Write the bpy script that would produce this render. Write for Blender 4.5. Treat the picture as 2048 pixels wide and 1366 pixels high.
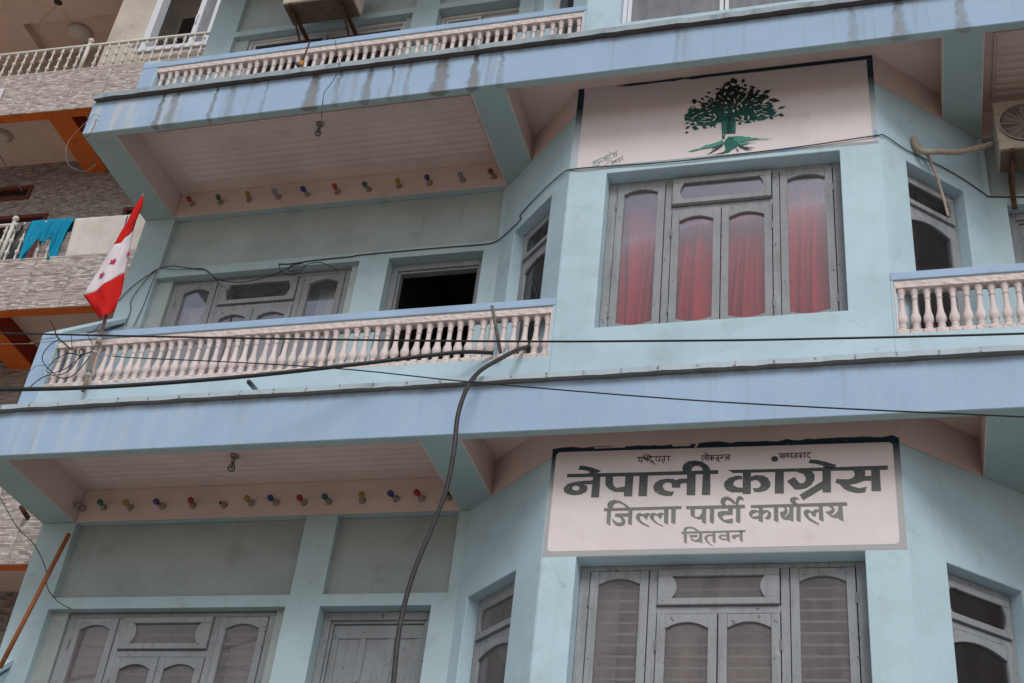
import bpy, bmesh, math, random
from mathutils import Vector, Matrix
from mathutils.geometry import tessellate_polygon
random.seed(7)
for o in list(bpy.data.objects): bpy.data.objects.remove(o)
scene=bpy.context.scene; col=scene.collection

# ------------------------------------------------------------------ camera
cam=bpy.data.cameras.new('camera'); camo=bpy.data.objects.new('camera',cam); col.objects.link(camo)
R_=Vector((.96221856,.25229662,.10238096)); U_=Vector((.06358632,-.57383882,.81649604)); F_=Vector((-.26474936,.77913761,.56820098))
camo.matrix_world=Matrix(((R_.x,U_.x,-F_.x,2.150947),(R_.y,U_.y,-F_.y,-6.771198),(R_.z,U_.z,-F_.z,-4.311351),(0,0,0,1)))
cam.sensor_width=36; cam.lens=2630.16/2048*36; cam.clip_start=.05; cam.clip_end=3000
scene.camera=camo
# ------------------------------------------------------------------ sky, sun, exposure
SUN_EL=math.radians(41); SUN_AZ=math.radians(157)     # compass-like: 180 = straight in front of the facade (-y)
w=bpy.data.worlds.new('World'); scene.world=w; w.use_nodes=True
nt=w.node_tree; nt.nodes.clear()
sky=nt.nodes.new('ShaderNodeTexSky'); sky.sky_type='NISHITA'; sky.sun_disc=False
sky.sun_elevation=SUN_EL; sky.sun_rotation=SUN_AZ; sky.air_density=1.0; sky.dust_density=1.2; sky.ozone_density=1
hs=nt.nodes.new('ShaderNodeHueSaturation'); hs.inputs['Saturation'].default_value=.34
bg=nt.nodes.new('ShaderNodeBackground'); bg.inputs['Strength'].default_value=.095
wo=nt.nodes.new('ShaderNodeOutputWorld')
nt.links.new(sky.outputs[0],hs.inputs['Color']); nt.links.new(hs.outputs[0],bg.inputs[0]); nt.links.new(bg.outputs[0],wo.inputs[0])
sl=bpy.data.lights.new('sun','SUN'); sl.energy=1.3; sl.angle=math.radians(25); sl.color=(1,.985,.97)
so=bpy.data.objects.new('sun',sl); col.objects.link(so)
sd=Vector((math.sin(SUN_AZ)*math.cos(SUN_EL),math.cos(SUN_AZ)*math.cos(SUN_EL),math.sin(SUN_EL)))
so.rotation_euler=(-sd).to_track_quat('-Z','Y').to_euler(); so.location=(2,-12,14)
vs=scene.view_settings; vs.view_transform='Standard'; vs.look='None'; vs.exposure=0.2; vs.gamma=1; vs.use_curve_mapping=False
scene.render.engine='CYCLES'
try:
    scene.cycles.max_bounces=6; scene.cycles.diffuse_bounces=3; scene.cycles.transparent_max_bounces=8
except Exception: pass

# ------------------------------------------------------------------ materials
MATS={}
class NT:
    def __init__(s,m): s.m=m; s.t=m.node_tree; s.b=s.t.nodes['Principled BSDF']
    def n(s,k,**kw):
        x=s.t.nodes.new(k)
        for a,v in kw.items():
            if a in x.inputs.keys(): x.inputs[a].default_value=v
            else: setattr(x,a,v)
        return x
    def l(s,a,b): s.t.links.new(a,b)
    def math(s,op,a,b=None):
        x=s.n('ShaderNodeMath',operation=op)
        for i,v in enumerate((a,b)):
            if v is None: continue
            if isinstance(v,(int,float)): x.inputs[i].default_value=v
            else: s.l(v,x.inputs[i])
        return x.outputs[0]
    def mix(s,f,a,b,blend='MIX'):
        x=s.n('ShaderNodeMix',data_type='RGBA',blend_type=blend)
        for i,v in ((0,f),(6,a),(7,b)):
            if isinstance(v,(int,float)): x.inputs[i].default_value=v
            elif isinstance(v,tuple): x.inputs[i].default_value=(*v[:3],1)
            else: s.l(v,x.inputs[i])
        return x.outputs[2]
    def pos(s,sc=(1,1,1),kind='world'):
        mp=s.n('ShaderNodeMapping'); mp.inputs['Scale'].default_value=sc
        if kind=='world': s.l(s.n('ShaderNodeNewGeometry').outputs['Position'],mp.inputs[0])
        else: s.l(s.n('ShaderNodeTexCoord').outputs['Object'],mp.inputs[0])
        return mp.outputs[0]
    def noise(s,vec,scale,detail=4,rough=.55):
        x=s.n('ShaderNodeTexNoise'); x.inputs['Scale'].default_value=scale; x.inputs['Detail'].default_value=min(detail,3); x.inputs['Roughness'].default_value=rough
        s.l(vec,x.inputs['Vector']); return x.outputs[0]
    def ramp(s,f,a,b,lo=0.,hi=1.):
        x=s.n('ShaderNodeMapRange'); x.inputs[1].default_value=a; x.inputs[2].default_value=b; x.inputs[3].default_value=lo; x.inputs[4].default_value=hi
        s.l(f,x.inputs[0]); return x.outputs[0]
    def bump(s,h,st=.2,dist=.01):
        x=s.n('ShaderNodeBump'); x.inputs['Strength'].default_value=st; x.inputs['Distance'].default_value=dist
        s.l(h,x.inputs['Height']); s.l(x.outputs[0],s.b.inputs['Normal'])
def newmat(name,rough=.6,spec=.3):
    m=bpy.data.materials.new(name); m.use_nodes=True; t=NT(m); MATS[name]=m
    t.b.inputs['Roughness'].default_value=rough; t.b.inputs['Specular IOR Level'].default_value=spec
    return m,t
def crackle(t,p,c2,c):
    dv=t.n('ShaderNodeVectorMath',operation='ADD'); nv=t.n('ShaderNodeTexNoise'); nv.inputs['Scale'].default_value=2.5; nv.inputs['Detail'].default_value=3; t.l(p,nv.inputs['Vector'])
    sv2=t.n('ShaderNodeVectorMath',operation='SCALE'); sv2.inputs['Scale'].default_value=.55; t.l(nv.outputs['Color'],sv2.inputs[0]); t.l(p,dv.inputs[0]); t.l(sv2.outputs[0],dv.inputs[1])
    vo=t.n('ShaderNodeTexVoronoi',feature='DISTANCE_TO_EDGE'); vo.inputs['Scale'].default_value=1.3; t.l(dv.outputs[0],vo.inputs['Vector'])
    crk=t.math('MULTIPLY',t.ramp(vo.outputs['Distance'],.0035,.0008),t.ramp(t.noise(p,1.1,2),.52,.60,0,.32)); c2=t.mix(crk,c2,tuple(x*.4 for x in c))
    return c2
def paint(name,c,dirt=(.30,.28,.25),dirt_amt=.25,var=.10,rough=.62,streak=.5,bump=.12,spots=.6,cracks=False):
    m,t=newmat(name,rough,.25)
    p=t.pos()
    n1=t.noise(p,1.7,5); n2=t.noise(p,45,3); 
    base=t.mix(t.ramp(n1,.3,.7,0,1),tuple(x*(1-var) for x in c),tuple(min(1,x*(1+var*.6)) for x in c))
    sv=t.pos((7,7,.45)); st=t.noise(sv,1.0,6,.65)
    f=t.math('MULTIPLY',t.ramp(st,.55,.80),streak)
    blot=t.ramp(t.noise(p,4.5,8,.7),.56,.78,0,dirt_amt)
    f=t.math('MAXIMUM',t.math('MULTIPLY',f,dirt_amt),blot)
    c1=t.mix(f,base,dirt)
    sp=t.ramp(t.noise(p,60,2,.4),.735,.775,0,spots)
    c2=t.mix(sp,c1,tuple(x*.45 for x in c))
    pt=t.ramp(t.noise(t.pos((1.2,1.2,2.2)),1.6,2,.3),.56,.575,0,.35); c2=t.mix(pt,c2,tuple(min(1,x*1.07) for x in c))
    if cracks: c2=crackle(t,p,c2,c)
    t.l(c2,t.b.inputs['Base Color'])
    hb=t.math('ADD',t.math('MULTIPLY',t.noise(t.pos((14,14,60)),1,4,.6),.7),t.math('MULTIPLY',n2,.5))
    t.bump(hb,bump,.006)
    return m
def fascia(name,c,stains,light_streaks,ztop):
    m,t=newmat(name,.6,.25)
    p=t.pos(); n1=t.noise(p,1.4,5)
    base=t.mix(t.ramp(n1,.3,.7),tuple(x*.93 for x in c),tuple(x*1.05 for x in c))
    sep=t.n('ShaderNodeSeparateXYZ'); t.l(t.n('ShaderNodeNewGeometry').outputs['Position'],sep.inputs[0])
    wob=t.math('MULTIPLY',t.math('SUBTRACT',t.noise(t.pos((3,3,5)),2,4,.7),.5),.10)
    X=t.math('ADD',sep.outputs[0],wob)
    # thin general streaks
    st=t.noise(t.pos((9,9,.5)),1,5,.65)
    cc=t.mix(t.math('MULTIPLY',t.ramp(st,.56,.76),.6 if stains else .3),base,(.26,.26,.26))
    if light_streaks:
        ls=t.noise(t.pos((11,1,.7)),1,3,.6)
        xl=t.ramp(sep.outputs[0],light_streaks[0],light_streaks[1],light_streaks[2],light_streaks[3])
        cc=t.mix(t.math('MULTIPLY',t.ramp(ls,.47,.60),xl),cc,(.52,.56,.61))
    spread=t.math('ADD',.60,t.math('MULTIPLY',t.math('SUBTRACT',ztop,sep.outputs[2]),1.9)); core=None;edge=None
    for (x,wd,am) in stains:
        d=t.math('DIVIDE',t.math('ABSOLUTE',t.math('SUBTRACT',X,x)),spread)
        e=t.math('MULTIPLY',t.ramp(d,wd,wd*.35),am)
        k=t.math('MULTIPLY',t.ramp(d,wd*.8,wd*.15),am)
        edge=e if edge is None else t.math('MAXIMUM',edge,e)
        core=k if core is None else t.math('MAXIMUM',core,k)
    if edge is not None:
        br=t.ramp(t.noise(t.pos((26,26,7)),1,4,.75),.34,.60)
        cc=t.mix(t.math('MULTIPLY',edge,t.math('ADD',.50,t.math('MULTIPLY',br,.4))),cc,(.085,.08,.072))
        cc=t.mix(t.math('MULTIPLY',t.math('MULTIPLY',core,br),.9),cc,(.33,.31,.285))
        hd=t.math('MULTIPLY',t.ramp(sep.outputs[2],ztop-.16,ztop-.01),t.ramp(t.noise(t.pos((12,12,10)),1,4,.7),.35,.6))
        cc=t.mix(t.math('MULTIPLY',t.math('MINIMUM',t.math('MULTIPLY',edge,1.3),1.),hd),cc,(.03,.024,.02))
    # grime band collecting just under the drip lip
    g=t.ramp(sep.outputs[2],ztop-.11,ztop-.005)
    gn=t.math('MULTIPLY',t.math('MULTIPLY',g,g),t.ramp(t.noise(t.pos((5,5,2)),1.3,6,.7),.36,.66))
    cc=t.mix(t.math('MULTIPLY',gn,.75),cc,(.13,.105,.09))
    t.l(cc,t.b.inputs['Base Color'])
    t.bump(t.math('ADD',t.noise(t.pos((6,6,70)),1,5,.6),t.noise(p,40,3)),.22,.006)
    return m
def plain(name,c,rough=.5,spec=.4,metal=0,var=.12,scale=8,bump=0,stretch=(1,1,1),dark=None,kind='world'):
    m,t=newmat(name,rough,spec); t.b.inputs['Metallic'].default_value=metal
    p=t.pos(stretch,kind); n=t.noise(p,scale,5,.6)
    cc=t.mix(t.ramp(n,.3,.7),tuple(x*(1-var) for x in c),tuple(min(1,x*(1+var)) for x in c))
    if dark: 
        d=t.ramp(t.noise(p,scale*2.3,6,.7),.56,.72,0,.8); cc=t.mix(d,cc,dark)
    t.l(cc,t.b.inputs['Base Color'])
    if bump: t.bump(t.noise(p,scale*3,4),bump,.004)
    return m

AQUA=(.475,.625,.70); PINK=(.75,.60,.56); BLUE=(.355,.49,.665)
paint('aqua_paint',AQUA,dirt=(.28,.30,.30),dirt_amt=.34,cracks=True,var=.12)
paint('aqua_back',(.44,.565,.60),dirt=(.26,.26,.23),dirt_amt=.45,streak=.7,cracks=True)
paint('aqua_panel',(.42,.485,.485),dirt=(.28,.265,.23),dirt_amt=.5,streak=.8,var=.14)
paint('aqua_panel_shaded',(.345,.39,.385),dirt=(.22,.205,.18),dirt_amt=.55,streak=.8,var=.16)  # lower storey's deeper recess shade put into a darker base, with dirt streaks
paint('aqua_soffit_shaded',(.37,.485,.495),dirt=(.25,.26,.24),dirt_amt=.3)  # aqua paint taken darker and greener: underside shade put into the colour
paint('lip_grime_shadow_pale',(.20,.195,.19),dirt=(.07,.06,.05),dirt_amt=.6,streak=.2)  # paler version for the lower lips, shadow and grime in one colour
paint('lip_grime_shadow',(.105,.095,.09),dirt=(.05,.04,.035),dirt_amt=.5,streak=.2)  # lip underside: its shadow band put into the colour, along with grime
paint('blue_paint',BLUE,dirt=(.27,.28,.3),dirt_amt=.3)
paint('pink_paint',PINK,dirt=(.42,.33,.29),dirt_amt=.35,streak=.3)
paint('sign_pink',(.745,.665,.68),dirt=(.50,.40,.37),dirt_amt=.35,streak=.4,var=.06)
paint('aqua_sill',(.33,.41,.42),dirt=(.17,.16,.145),dirt_amt=.6,var=.2)
paint('lip_weathered',(.34,.40,.44),dirt=(.10,.09,.08),dirt_amt=.9,var=.2,streak=.9,bump=.3)
paint('lip_paint',(.44,.52,.58),dirt=(.19,.17,.15),dirt_amt=.5,var=.12,bump=.3)
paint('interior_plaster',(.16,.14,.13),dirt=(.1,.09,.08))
ST2=[(-3.52,.03,.9),(-3.40,.055,.5),(-3.02,.022,.75),(-2.86,.05,.35),(-2.55,.02,.3),(-2.12,.07,.95),(-1.90,.025,.45),(-1.64,.045,.7),(-1.43,.018,.5),(-1.30,.03,.35),(-1.02,.075,.95),(-.74,.05,.9),(-.52,.03,.4),(.86,.03,.2),(2.15,.05,.35),(2.47,.06,.55),(2.9,.05,.5),(3.5,.05,.6)]
def soffit(name,c,stains,y0):
    m,t=newmat(name,.62,.25)
    p=t.pos(); base=t.mix(t.ramp(t.noise(p,2,4),.3,.7),tuple(x*.92 for x in c),tuple(x*1.04 for x in c))
    sep=t.n('ShaderNodeSeparateXYZ'); t.l(t.n('ShaderNodeNewGeometry').outputs['Position'],sep.inputs[0])
    wob=t.math('MULTIPLY',t.math('SUBTRACT',t.noise(p,14,3),.5),.09); ed=None
    for (x,wd,am) in stains:
        dx=t.math('DIVIDE',t.math('SUBTRACT',sep.outputs[0],x),wd*1.25); dy=t.math('DIVIDE',t.math('SUBTRACT',t.math('ADD',sep.outputs[1],wob),y0),.06)
        r=t.math('ADD',t.math('MULTIPLY',dx,dx),t.math('MULTIPLY',dy,dy)); k=t.math('MULTIPLY',t.ramp(r,1.1,.5),am)
        ed=k if ed is None else t.math('MAXIMUM',ed,k)
    cc=t.mix(t.math('MULTIPLY',ed,.75),base,(.16,.15,.135)); t.l(cc,t.b.inputs['Base Color']); t.bump(t.noise(p,40,3),.12,.006)
soffit('soffit_upper',(.37,.485,.495),ST2,0.)  # aqua base with the underside shade put in, plus the fascia's stains
fascia('fascia_upper',BLUE,ST2,(-3.0,-3.7,0.,.8),3.475)
fascia('fascia_lower',BLUE,[],(-1.2,-3.6,.10,.42),.385)
def bal(name,c,dk,am):
    m,t=newmat(name,.6,.25); p=t.pos(); oi=t.n('ShaderNodeObjectInfo'); tc=t.n('ShaderNodeTexCoord')
    cc=t.mix(t.ramp(t.noise(p,6,4),.3,.7),tuple(x*.92 for x in c),tuple(min(1,x*1.06) for x in c))
    cc=t.mix(t.math('MULTIPLY',oi.outputs['Random'],.22),cc,tuple(x*.8 for x in c))
    sep=t.n('ShaderNodeSeparateXYZ'); t.l(tc.outputs['Object'],sep.inputs[0]); g=None
    for z,wd in ((.031,.007),(.055,.008),(.276,.006),(.263,.006),(.325,.006),(.135,.004)):
        k=t.ramp(t.math('ABSOLUTE',t.math('SUBTRACT',sep.outputs[2],z)),wd,0.); g=k if g is None else t.math('MAXIMUM',g,k)
    g=t.math('MULTIPLY',g,t.ramp(t.noise(p,30,3),.3,.65,.25,am)); cc=t.mix(g,cc,dk)
    cc=t.mix(t.ramp(t.noise(t.pos((30,30,8)),1,4,.7),.62,.74,0,am*.8),cc,dk)
    t.l(cc,t.b.inputs['Base Color']); t.bump(t.noise(p,55,4),.25,.004); return m
m=bal('baluster_pink',(.74,.64,.62),(.36,.27,.23),.6) if True else plain('baluster_pink',(.74,.635,.615),.6,.25,var=.08,scale=6,bump=.2,dark=(.55,.45,.42))
bal('baluster_top_grime',(.70,.61,.58),(.22,.15,.12),.85)
m=MATS['lip_paint']; t=NT(m); sep=t.n('ShaderNodeSeparateXYZ'); t.l(t.n('ShaderNodeNewGeometry').outputs['Position'],sep.inputs[0])
xx=t.math('ADD',sep.outputs[0],t.math('MULTIPLY',t.noise(t.pos((1.7,1.7,8)),1,3),.06)); fr=t.math('FRACT',t.math('DIVIDE',xx,.243))
tick=t.math('MULTIPLY',t.ramp(t.math('ABSOLUTE',t.math('SUBTRACT',fr,.5)),.045,.012),t.ramp(t.noise(t.pos((40,40,60)),1,3),.40,.58))
old=t.b.inputs['Base Color'].links[0].from_socket; t.l(t.mix(t.math('MULTIPLY',tick,.85),old,(.085,.06,.045)),t.b.inputs['Base Color'])
# embossed cast border
m,t=newmat('embossed_pink',.62,.25)
v=t.n('ShaderNodeTexVoronoi',feature='SMOOTH_F1'); v.inputs['Scale'].default_value=1; t.l(t.pos((24,24,34)),v.inputs['Vector'])
e=t.ramp(v.outputs['Distance'],.1,.75); n=t.noise(t.pos(),7,6,.7)
cc=t.mix(t.math('MULTIPLY',e,.45),(.74,.635,.61),(.52,.42,.37)); cc=t.mix(t.ramp(n,.60,.78,0,.5),cc,(.34,.26,.22))
t.l(cc,t.b.inputs['Base Color']); t.bump(t.math('SUBTRACT',1,e),.9,.012)
# weathered grey wood paint
def wood(name,c,worn):
    m,t=newmat(name,.68,.2)
    p=t.pos((26,26,2.2)); n=t.noise(p,1,6,.65); n2=t.noise(t.pos(),3.5,6,.7); n3=t.noise(t.pos(),30,5,.7)
    cc=t.mix(t.ramp(n2,.3,.7),tuple(x*.86 for x in c),tuple(x*1.12 for x in c))
    cc=t.mix(t.ramp(n,.50,.70,0,.50),cc,worn)
    cc=t.mix(t.ramp(n3,.64,.70,0,.85),cc,(.06,.052,.047)); cc=t.mix(t.ramp(t.noise(t.pos((9,9,5)),2.2,4,.7),.64,.72,0,.35),cc,tuple(min(1,x*1.5) for x in c))
    t.l(cc,t.b.inputs['Base Color']); t.bump(t.math('ADD',n,t.math('MULTIPLY',n3,.6)),.35,.004)
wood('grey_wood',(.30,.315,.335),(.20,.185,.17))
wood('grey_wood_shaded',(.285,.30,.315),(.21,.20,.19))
wood('brown_wood',(.26,.15,.085),(.14,.085,.05))
wood('pole_wood',(.27,.19,.15),(.17,.12,.1))
wood('stick_wood',(.34,.12,.05),(.22,.08,.035))
# glass
def glass(name,tint,refl=1.0,veil=None,va=0):
    m=bpy.data.materials.new(name); m.use_nodes=True; MATS[name]=m; T=m.node_tree; T.nodes.clear()
    t=NT.__new__(NT); t.m=m; t.t=T
    out=T.nodes.new('ShaderNodeOutputMaterial'); tr=T.nodes.new('ShaderNodeBsdfTransparent'); tr.inputs[0].default_value=(*tint,1)
    gl=T.nodes.new('ShaderNodeBsdfGlossy'); gl.inputs['Roughness'].default_value=.03; gl.inputs[0].default_value=(.95,.95,1,1)
    fr=T.nodes.new('ShaderNodeFresnel'); fr.inputs[0].default_value=1.52
    mx=T.nodes.new('ShaderNodeMixShader'); sc=t.math('MULTIPLY',fr.outputs[0],refl)
    T.links.new(sc,mx.inputs[0]); T.links.new(tr.outputs[0],mx.inputs[1]); T.links.new(gl.outputs[0],mx.inputs[2])
    res=mx.outputs[0]
    if veil:
        df=T.nodes.new('ShaderNodeBsdfDiffuse'); df.inputs[0].default_value=(*veil,1)
        m2=T.nodes.new('ShaderNodeMixShader')
        f=t.ramp(t.noise(t.pos((6,6,2)),1.5,5,.6),.3,.75,va*.6,va*1.3)
        T.links.new(f,m2.inputs[0]); T.links.new(res,m2.inputs[1]); T.links.new(df.outputs[0],m2.inputs[2]); res=m2.outputs[0]
    T.links.new(res,out.inputs[0])
glass('dusty_glass',(.99,.985,.985),.75,(.50,.46,.46),.035)
glass('old_glass',(.88,.86,.87),.9,(.40,.36,.35),.26)
glass('dark_glass',(.55,.55,.57),1.0,(.33,.31,.31),.06)
glass('blue_glass',(.35,.38,.42),2.6,(.50,.50,.54),.35)
glass('bulb_glass',(.8,.8,.8),1.5,(.45,.43,.42),.15)
# cloths
def cloth(name,c,var=.1,sheen=0,stain=None):
    m,t=newmat(name,.85,.1); n=t.noise(t.pos((3,3,1)),2,4)
    cc=t.mix(n,tuple(x*(1-var) for x in c),tuple(min(1,x*(1+var)) for x in c))
    if stain: cc=t.mix(t.ramp(t.noise(t.pos(),3,5,.6),.5,.75,0,.6),cc,stain)
    t.l(cc,t.b.inputs['Base Color'])
    wv=t.noise(t.pos((1,1,1)),320,2); t.bump(wv,.15,.002)
    return m
cloth('flag_red',(.55,.018,.016)); cloth('flag_white',(.72,.66,.70)); cloth('star_pink',(.50,.045,.12))
cloth('curtain_red',(.60,.032,.036),.3); cloth('curtain_sheer',(.58,.54,.53),.1); cloth('curtain_beige',(.55,.44,.33),.15)
cloth('towel_teal',(.012,.26,.42),.2); cloth('sheet_cream',(.66,.61,.56),.05,stain=(.50,.42,.35)); cloth('sock_grey',(.16,.15,.15)); cloth('cloth_green',(.05,.15,.13))
# metals, plastics
plain('cable_black',(.018,.017,.018),.5,.4,scale=30); plain('cable_grey',(.038,.034,.036),.55,.4,scale=14,var=.25)
plain('wire_dark',(.03,.028,.027),.6,.3); plain('wire_pale',(.22,.19,.18),.6,.3)
plain('ac_beige',(.50,.43,.36),.5,.4,var=.1,scale=5,dark=(.30,.22,.16)); plain('ac_dark',(.05,.045,.04),.6,.2); plain('ac_under',(.16,.11,.08),.6,.3,var=.25,scale=9,dark=(.10,.06,.04))
plain('rust',(.11,.055,.032),.8,.2,var=.35,scale=18,bump=.4,dark=(.05,.025,.015)); plain('pipe_wrap',(.40,.32,.27),.8,.15,var=.2,scale=14,bump=.3,dark=(.22,.15,.12))
plain('rail_white',(.62,.59,.54),.4,.5,var=.08,scale=7,dark=(.40,.33,.26)); plain('aluminium',(.60,.58,.57),.4,.5,var=.05,metal=0)
plain('upvc_white',(.68,.69,.74),.4,.5,var=.04); plain('hinge_steel',(.17,.165,.16),.5,.5,metal=.3)
plain('rod_concrete',(.15,.145,.13),.8,.2,var=.5,scale=70,bump=.3,dark=(.04,.035,.03)); plain('pvc_grey',(.10,.10,.10),.5,.4); plain('tape_green',(.22,.29,.24),.7,.2,var=.3,scale=20); plain('tape_white',(.55,.53,.48),.7,.2); plain('tape_orange',(.45,.20,.05),.7,.2,var=.4,scale=40)
plain('holder_white',(.30,.25,.21),.6,.3,var=.3,scale=25,dark=(.12,.09,.07))
for n_,c_ in (('red',(.42,.015,.012)),('green',(.015,.15,.11)),('yellow',(.50,.27,.02)),('blue',(.03,.055,.24)),('clear',(.36,.33,.31)),('orange',(.50,.06,.015))):
    plain('bulb_'+n_,tuple(x*.72+.008 for x in c_),.35,.5,var=.2,scale=60,dark=tuple(x*.4+.02 for x in c_))
# neighbour
plain('orange_paint',(.74,.17,.025),.6,.3,var=.10,scale=3,dark=(.52,.10,.018)); plain('red_paint',(.36,.035,.015),.6,.3,var=.1,scale=3)
plain('cream_soffit',(.74,.58,.50),.8,.15,var=.06,scale=1.6,dark=(.62,.48,.41)); plain('cement_wall',(.52,.46,.40),.85,.1,var=.15,scale=2.2,bump=.3,dark=(.40,.34,.29))
plain('cement_patch',(.27,.24,.22),.9,.1,var=.25,scale=9,bump=.4); plain('frame_maroon',(.14,.035,.028),.6,.3)
def stone(name,tone):
    m,t=newmat(name,.55,.35)
    tc=t.n('ShaderNodeTexCoord'); oi=t.n('ShaderNodeObjectInfo')
    mp=t.n('ShaderNodeMapping'); mp.inputs['Rotation'].default_value=(math.radians(-90),0,0)
    cmb=t.n('ShaderNodeCombineXYZ'); t.l(t.math('MULTIPLY',oi.outputs['Random'],.37),cmb.inputs[0]); t.l(t.math('MULTIPLY',oi.outputs['Random'],1.3),cmb.inputs[2])
    va=t.n('ShaderNodeVectorMath',operation='ADD'); t.l(tc.outputs['Object'],va.inputs[0]); t.l(cmb.outputs[0],va.inputs[1])
    t.l(va.outputs[0],mp.inputs[0])
    br=t.n('ShaderNodeTexBrick'); br.offset=.37; br.offset_frequency=2; br.squash=.6; br.squash_frequency=3
    br.inputs['Scale'].default_value=1; br.inputs['Brick Width'].default_value=.085; br.inputs['Row Height'].default_value=.0165; br.inputs['Mortar Size'].default_value=.0016; br.inputs['Bias'].default_value=-.1
    br.inputs['Color1'].default_value=(0,0,0,1); br.inputs['Color2'].default_value=(1,1,1,1); br.inputs['Mortar'].default_value=(.35,.35,.35,1)
    t.l(mp.outputs[0],br.inputs['Vector'])
    cr=t.n('ShaderNodeValToRGB'); el=cr.color_ramp.elements
    cols=[(0,(.13,.10,.09)),(.22,(.28,.235,.215)),(.42,(.40,.345,.325)),(.6,(.33,.27,.24)),(.8,(.56,.51,.49)),(1,(.24,.22,.22))]
    el[0].position=0; el[0].color=(*[x*tone for x in cols[0][1]],1); el[1].position=1; el[1].color=(*[x*tone for x in cols[-1][1]],1)
    for p_,c_ in cols[1:-1]:
        e_=el.new(p_); e_.color=(*[x*tone for x in c_],1)
    nz=t.noise(va.outputs[0],9,4,.6)
    sepc=t.n('ShaderNodeSeparateColor'); t.l(br.outputs['Color'],sepc.inputs[0])
    t.l(t.math('ADD',t.math('MULTIPLY',sepc.outputs[0],.75),t.math('MULTIPLY',t.ramp(nz,.25,.75),.25)),cr.inputs[0])
    cc=t.mix(t.math('MULTIPLY',br.outputs['Fac'],.7),cr.outputs[0],(.085*tone,.07*tone,.06*tone))
    t.l(cc,t.b.inputs['Base Color']); t.bump(t.math('ADD',t.math('SUBTRACT',1,br.outputs['Fac']),t.math('MULTIPLY',sepc.outputs[0],.7)),.7,.006)
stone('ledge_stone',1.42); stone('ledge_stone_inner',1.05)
# painted letters: paint that has weathered paler towards the foot of each panel, where rain and sun reach it
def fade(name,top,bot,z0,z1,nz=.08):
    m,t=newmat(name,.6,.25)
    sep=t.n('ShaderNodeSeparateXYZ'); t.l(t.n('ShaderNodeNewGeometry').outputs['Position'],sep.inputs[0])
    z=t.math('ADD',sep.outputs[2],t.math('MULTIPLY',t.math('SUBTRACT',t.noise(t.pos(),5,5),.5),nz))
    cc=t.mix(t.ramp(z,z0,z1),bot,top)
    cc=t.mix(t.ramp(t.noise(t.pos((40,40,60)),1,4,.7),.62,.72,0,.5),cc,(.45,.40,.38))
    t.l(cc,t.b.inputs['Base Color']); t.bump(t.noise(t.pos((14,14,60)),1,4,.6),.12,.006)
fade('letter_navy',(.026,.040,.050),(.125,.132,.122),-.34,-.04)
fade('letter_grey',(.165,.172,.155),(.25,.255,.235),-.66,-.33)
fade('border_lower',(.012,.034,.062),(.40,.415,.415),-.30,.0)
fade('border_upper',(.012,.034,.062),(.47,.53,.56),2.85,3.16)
fade('tree_dark',(.008,.022,.018),(.016,.085,.068),2.86,3.12,.12)
fade('tree_teal',(.012,.085,.072),(.022,.135,.115),2.6,2.95)
fade('tree_trunk',(.010,.040,.036),(.012,.062,.056),2.6,2.95)
fade('tree_pale',(.06,.25,.20),(.085,.30,.235),2.5,2.8)
plain('sig_green',(.10,.20,.17),.6,.2)
plain('blue_touchup',(.26,.40,.60),.6,.2)
plain('street_asphalt',(.44,.375,.31),.9,.2,var=.15,scale=1.5,bump=.2); plain('pavement_concrete',(.46,.41,.36),.9,.2,var=.12,scale=2)
plain('earth',(.36,.30,.24),.95,.1,var=.2,scale=.4)

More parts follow.
